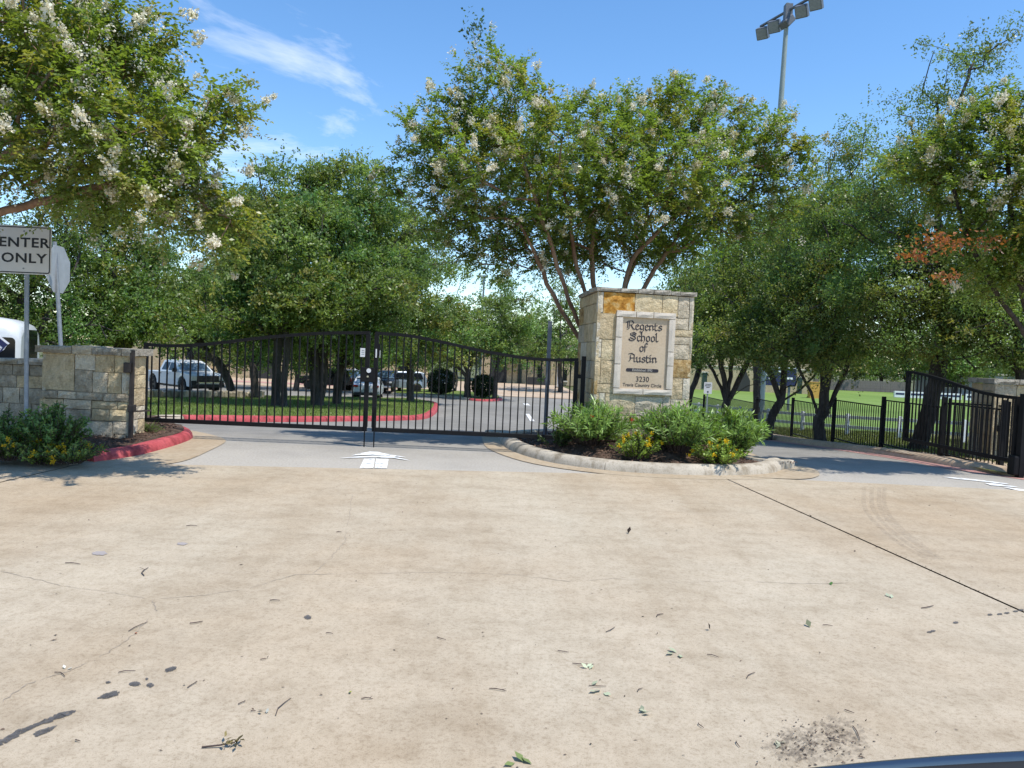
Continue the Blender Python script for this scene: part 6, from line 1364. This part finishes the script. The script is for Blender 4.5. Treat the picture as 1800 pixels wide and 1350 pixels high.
for k, t in enumerate((-1.62, -.85, -.08, .8, 1.6)):
    c = ac + adir * t + Vector((.02, 0, -.34 - (.1 if k == 2 else 0))); hood = empty_lamp = None
    fx = Vector((-.55, -.7, -.55)).normalized() if k != 2 else Vector((.6, .2, -.6)).normalized()
    Rm = fx.to_track_quat('Z', 'Y').to_matrix()
    lampo = MB().box(c, (.50, .50, .30), R=Rm).obj('lamp_housing', MAT['pole_dark'], fl, bevel=.04)
    MB().box(c + fx * .152, (.42, .42, .012), R=Rm).obj('lamp_glass', MAT['galv'], lampo)
    MB().bar(ac + adir * t + Vector((0, 0, -.05)), c, .04).obj('lamp_bracket', MAT['pole_dark'], fl)
d = 62.5; pb = at(841, 697, d); pt = at(851, 487, d); lpst = empty('lamp_post', (pb.x, d, zg(d) + .1), label='slim grey lamp post with concrete foot on the far island', cat='lamp post')
Hm = pt.z - zg(d) - .1
MB().tube([(0, 0, 0), (0, 0, .75)], .38, 16).obj('concrete_foot', MAT['curb'], lpst); MB().tube([(.05, 0, .7), (pt.x - pb.x, 0, Hm)], [.10, .075], 10).obj('pole', MAT['galv'], lpst)
MB().box((pt.x - pb.x - .12, 0, Hm + .05), (.9, .4, .16)).obj('lamp_head', MAT['galv'], lpst, bevel=.03)
MB().tube([(-.35, -.2, .75), (-.02, -.2, 4.3)], .06, 8).obj('brace', MAT['galv'], lpst)
d = 88; p = at(980, 690, d); fpl = empty('column', (p.x, d, zg(d)), label='slim white pole before the far school front', cat='pole'); MB().tube([(0, 0, 0), (0, 0, 4.6)], .14, 10).obj('pole', MAT['white_rail'], fpl); MB().tube([(0, 0, 0), (0, 0, .2)], .25, 10).obj('foot', MAT['curb'], fpl)
# low dry stone edging across the grass island, left part
ed = empty('stone_edging', (0, 0, 0), label='row of rough dark stones across the left of grass island', cat='stone edging')
for k in range(22):
    t = k / 21; a = G(262, 703); b = G(460, 703); c = a.lerp(b, t); 
    mb = MB().box((c.x + RS.uniform(-.05, .05), c.y + RS.uniform(-.15, .15), zg(c.y) + .28), (RS.uniform(.55, .95) * (b - a).length / 22 * 1.5, .5, RS.uniform(.22, .4)), RS.uniform(-.2, .2)); mb.obj('edging_stone', MAT[RS.choice(['st_dark', 'st_grey', 'st_dark'])], ed, bevel=.05)

# ------------------------------------------------------------------ litter on the apron
RL = random.Random(5)
def twig(px, py, lpx, ang, r_=.0035, fork=False, label=None):
    a = G(px - lpx / 2 * math.cos(ang), py - lpx / 2 * math.sin(ang)); b = G(px + lpx / 2 * math.cos(ang), py + lpx / 2 * math.sin(ang)); z = .014
    m = a.lerp(b, .5); pp = Vector((-(b - a).y, (b - a).x, 0)) * RL.uniform(-.15, .15)
    P = [a + Z * z, a.lerp(b, .35) + pp + Z * (z + .008), a.lerp(b, .7) + pp * .6 + Z * (z + .006), b + Z * z]
    P = [Vector((q.x, q.y, zg(q.y) + .008 + r_ + (q.z - zg(q.y)) * .3)) for q in P]
    o = link('twig', None) if False else None
    mb = MB().tube(P, [r_, r_ * 1.1, r_ * .9, r_ * .6], 5)
    if fork: mb.tube([P[2], P[2] + pp * 2 + (P[3] - P[2]) * .8 + Z * .006], [r_ * .8, r_ * .4], 4)
    o = mb.obj('twig', MAT['twig']); tag(o, label or 'short brown twig lying loose on the concrete apron', 'twig', 'fallen twigs on the apron'); return o
for t in [(243, 1105, 42, -.45, 0), (223, 1185, 34, -.1, 0), (498, 1247, 45, -.85, 0), (445, 1255, 10, 0, 0), (128, 994, 30, .08, 0), (257, 1008, 18, -1.1, 1), (345, 1098, 26, -.15, 0), (338, 1208, 22, -.55, 1), (105, 1190, 22, .4, 0), (875, 1217, 34, .15, 1), (645, 1233, 22, 0, 1), (776, 1126, 18, .3, 0), (425, 1240, 16, -.4, 1), (463, 1163, 12, -.1, 0), (483, 1059, 20, 0, 0), (579, 1117, 14, .1, 0), (137, 1307, 10, .3, 0), (1025, 1171, 42, .05, 1), (1073, 1110, 20, -.5, 0), (1253, 1157, 24, .25, 0), (1320, 1191, 20, -.6, 0), (1050, 1210, 34, .05, 0), (1455, 1103, 20, .1, 0), (1493, 1255, 20, .35, 0), (1505, 1293, 30, 1.1, 0), (1465, 1304, 26, .25, 1), (1232, 1280, 14, .7, 0), (1125, 1217, 12, -.6, 0), (990, 1149, 22, .15, 0), (1297, 1313, 14, 1.0, 0), (337, 927, 22, 0, 0), (596, 938, 10, 0, 0), (1630, 1070, 24, -.2, 0), (1160, 1085, 14, -.4, 0)]:
    twig(t[0], t[1], t[2] * .9, t[3], .0023 if t[1] > 1100 else .0033, bool(t[4]), 'forked brown twig lying loose on the concrete apron' if t[4] else 'straight brown twig lying loose on the concrete apron')
def leaves_obj(name, label, spots, seed, ln=(.035, .05), col=(.3, .3, .2), cat='leaf', curl=.25, group=None):
    rs = np.random.default_rng(seed); pos = []; 
    for px, py in spots: q = G(px, py); pos.append((q.x, q.y, zg(q.y) + .012))
    pos = np.array(pos); m = len(pos); D = rs.normal(size=(m, 3)); D[:, 2] = np.abs(D[:, 2]) * curl; Nn = np.array((0, 0, 1.0)) + rs.normal(size=(m, 3)) * .3
    L_ = rs.uniform(*ln, m); o = link(name, leaf_mesh(name, pos, D, Nn, L_, L_ * .55, np.array(col) * rs.uniform(.75, 1.2, (m, 1)), .5, -.1), MAT['litter']); return tag(o, label, cat, group)
leaves_obj('fallen_leaf', 'round green leaf on the crack at right of the apron', [(1461, 1031)] , 1, (.06, .061), (.09, .2, .05))
leaves_obj('fallen_leaf', 'small yellow green leaf near the bottom left of centre', [(615, 1219)], 2, (.035, .036), (.45, .5, .06))
leaves_obj('fallen_leaf', 'reddish leaf scrap under the long twig at left', [(238, 1115)], 3, (.03, .031), (.5, .2, .1))
leaves_obj('fallen_leaf', 'dark folded leaf, centre right of the apron', [(1248, 1110)], 4, (.05, .051), (.04, .03, .025), curl=.9)
leaves_obj('fallen_leaf', 'dark dry leaf in the upper middle of the apron', [(1104, 940)], 6, (.08, .081), (.05, .035, .025), curl=.8)
leaves_obj('fallen_leaf', 'greyish green curled leaf right of centre', [(1424, 1106)], 7, (.07, .071), (.16, .17, .1), curl=.5)
leaves_obj('leaf_sprig', 'pale green leaf pair on the apron, right of the twig cluster', [(1183, 1152), (1195, 1154), (1190, 1151)], 8, (.05, .065), (.42, .46, .3))
leaves_obj('leaf_sprig', 'pale green leaf sprig under a long twig', [(1033, 1178), (1036, 1180), (1030, 1176)], 9, (.04, .055), (.46, .5, .33))
leaves_obj('leaf_sprig', 'pale green three leaf sprig below the long twig', [(1050, 1219), (1060, 1222), (1040, 1208), (1055, 1216)], 10, (.05, .06), (.45, .49, .32))
leaves_obj('leaf_sprig', 'pale leaf sprig right of the three leaf sprig', [(1130, 1257), (1137, 1254), (1127, 1260)], 11, (.045, .055), (.4, .42, .28))
leaves_obj('leaf_sprig', 'pale sprig with stem, right beyond the round green leaf', [(1563, 1052), (1567, 1054)], 12, (.055, .06), (.42, .46, .32))
leaves_obj('leaf_sprig', 'small pile of pale leaves by the dirt patch', [(1362, 1312), (1366, 1316), (1370, 1310), (1364, 1320), (1372, 1316)], 13, (.03, .04), (.42, .4, .28))
leaves_obj('leaf_sprig', 'pale leaf scraps at the bottom left of centre', [(455, 1256), (462, 1254), (468, 1258)], 14, (.025, .032), (.42, .42, .36))
leaves_obj('leaf_sprig', 'green sprig cut by the bottom edge of the picture', [(905, 1346), (922, 1345), (935, 1348)], 15, (.05, .07), (.16, .2, .07))
leaves_obj('leaf_sprig', 'pale leaf scrap among dark crumbs, left', [(114, 1179), (118, 1181)], 16, (.02, .03), (.7, .7, .6))
q = G(385, 1318); rs = np.random.default_rng(44)
root = empty('oak_sprig', (q.x, q.y, .008), label='leafy brown oak sprig at the bottom left of the apron', cat='sprig')
MB().tube([(-.07, -.01, .006), (0, .0, .012), (.06, .02, .016)], [.004, .004, .003], 5).obj('stem', MAT['twig'], root)
m = 13; P = np.stack([rs.uniform(.0, .08, m), rs.uniform(-.01, .04, m), rs.uniform(.012, .03, m)], 1); D = np.stack([rs.uniform(-.3, 1, m), rs.normal(size=m) * .8, rs.uniform(0, .5, m)], 1)
link('leaves', leaf_mesh('leaves', P, D, unit(rs, m) + np.array((0, 0, 1.2)), rs.uniform(.03, .05, m), rs.uniform(.014, .02, m), np.array((.15, .12, .05)) * rs.uniform(.4, 1.7, (m, 1))), MAT['litter'], root)
# fine crumbs and small dry leaves nobody would count
rs = np.random.default_rng(500); n = 1500; xx = rs.uniform(-7, 9, n); yy_ = 2.2 + 9.0 * rs.random(n) ** 1.1
pos = np.stack([xx, yy_, np.full(n, .011)], 1); k1_ = 120
extra_ = np.array([G2(rs.normal(1440, 55), rs.normal(1312, 22)) for _ in range(260)] + [t2(j1.lerp(j2, rs.random()) + Vector((rs.normal(0, .02), rs.normal(0, .02)))) for _ in range(260)])
pos = np.concatenate([pos, np.stack([extra_[:, 0], extra_[:, 1], np.full(len(extra_), .011)], 1)]); n = len(pos)
D = rs.normal(size=(n, 3)); D[:, 2] = np.abs(D[:, 2]) * .2; L_ = rs.uniform(.006, .022, n); L_[rs.random(n) < .05] *= 1.9
o = link('leaf_litter', leaf_mesh('leaf_litter', pos, D, np.array((0, 0, 1.)) + rs.normal(size=(n, 3)) * .3, L_, L_ * rs.uniform(.2, .55, n), np.array((.10, .07, .05)) * rs.uniform(.4, 1.8, (n, 1))), MAT['litter']); tag(o, 'fine dry leaf crumbs scattered over the apron', 'litter', kind='stuff')

# ------------------------------------------------------------------ the window sill of the car the picture was taken from
MAT['sill_paint'] = plain('dark_blue_car_paint', (.03, .035, .05), .12, metal=.2, spec=.8, var=.05)
MAT['sill_trim'] = plain('polished_trim', (.26, .265, .275), .35, metal=1.0, var=.03)
s0 = at(1330, 1361, .62); 
def raypt(px, py, t): dd_ = ray(px, py).normalized(); return Vector((0, 0, CAMZ)) + dd_ * t
e0 = raypt(1240, 1368, 1.02); e1 = raypt(1950, 1306, .90)
car_door = empty('car_door', tuple((e0 + e1) / 2), label='dark glossy door sill of the near car at bottom right', cat='car door')
def sillsweep(name, prof, mat):
    mb = MB(); ringsv = []
    dx = (e1 - e0).normalized(); nrm_ = Vector((0, 0, 1)); out = dx.cross(nrm_).normalized()   # towards camera side
    if out.y > 0: out = -out
    K = 12
    for i in range(K + 1):
        c = e0.lerp(e1, i / K) + nrm_ * (-.006 * (2 * i / K - 1) ** 2) - (e0 + e1) / 2
        ringsv.append([c + out * a + nrm_ * b for a, b in prof])
    m = len(prof); mb.add([v for r__ in ringsv for v in r__], [(i * m + k, (i + 1) * m + k, (i + 1) * m + (k + 1) % m, i * m + (k + 1) % m) for i in range(K) for k in range(m)], True); mb.add(ringsv[0], [tuple(range(m))]); mb.add(ringsv[-1], [tuple(range(m))[::-1]])
    return mb.obj(name, mat, car_door)
sillsweep('sill_trim', [(-.014, -.03), (-.0135, -.008), (-.009, -.001), (-.003, 0), (.001, -.003), (.001, -.03)], MAT['sill_trim'])
sillsweep('window_seal', [(.003, -.006), (.03, -.004), (.045, -.012), (.05, -.05), (.003, -.05)], MAT['rubber'])
sillsweep('door_panel', [(.052, -.016), (.12, -.03), (.13, -.30), (.0, -.30), (.0, -.06), (.052, -.06)], MAT['plastic_black'])
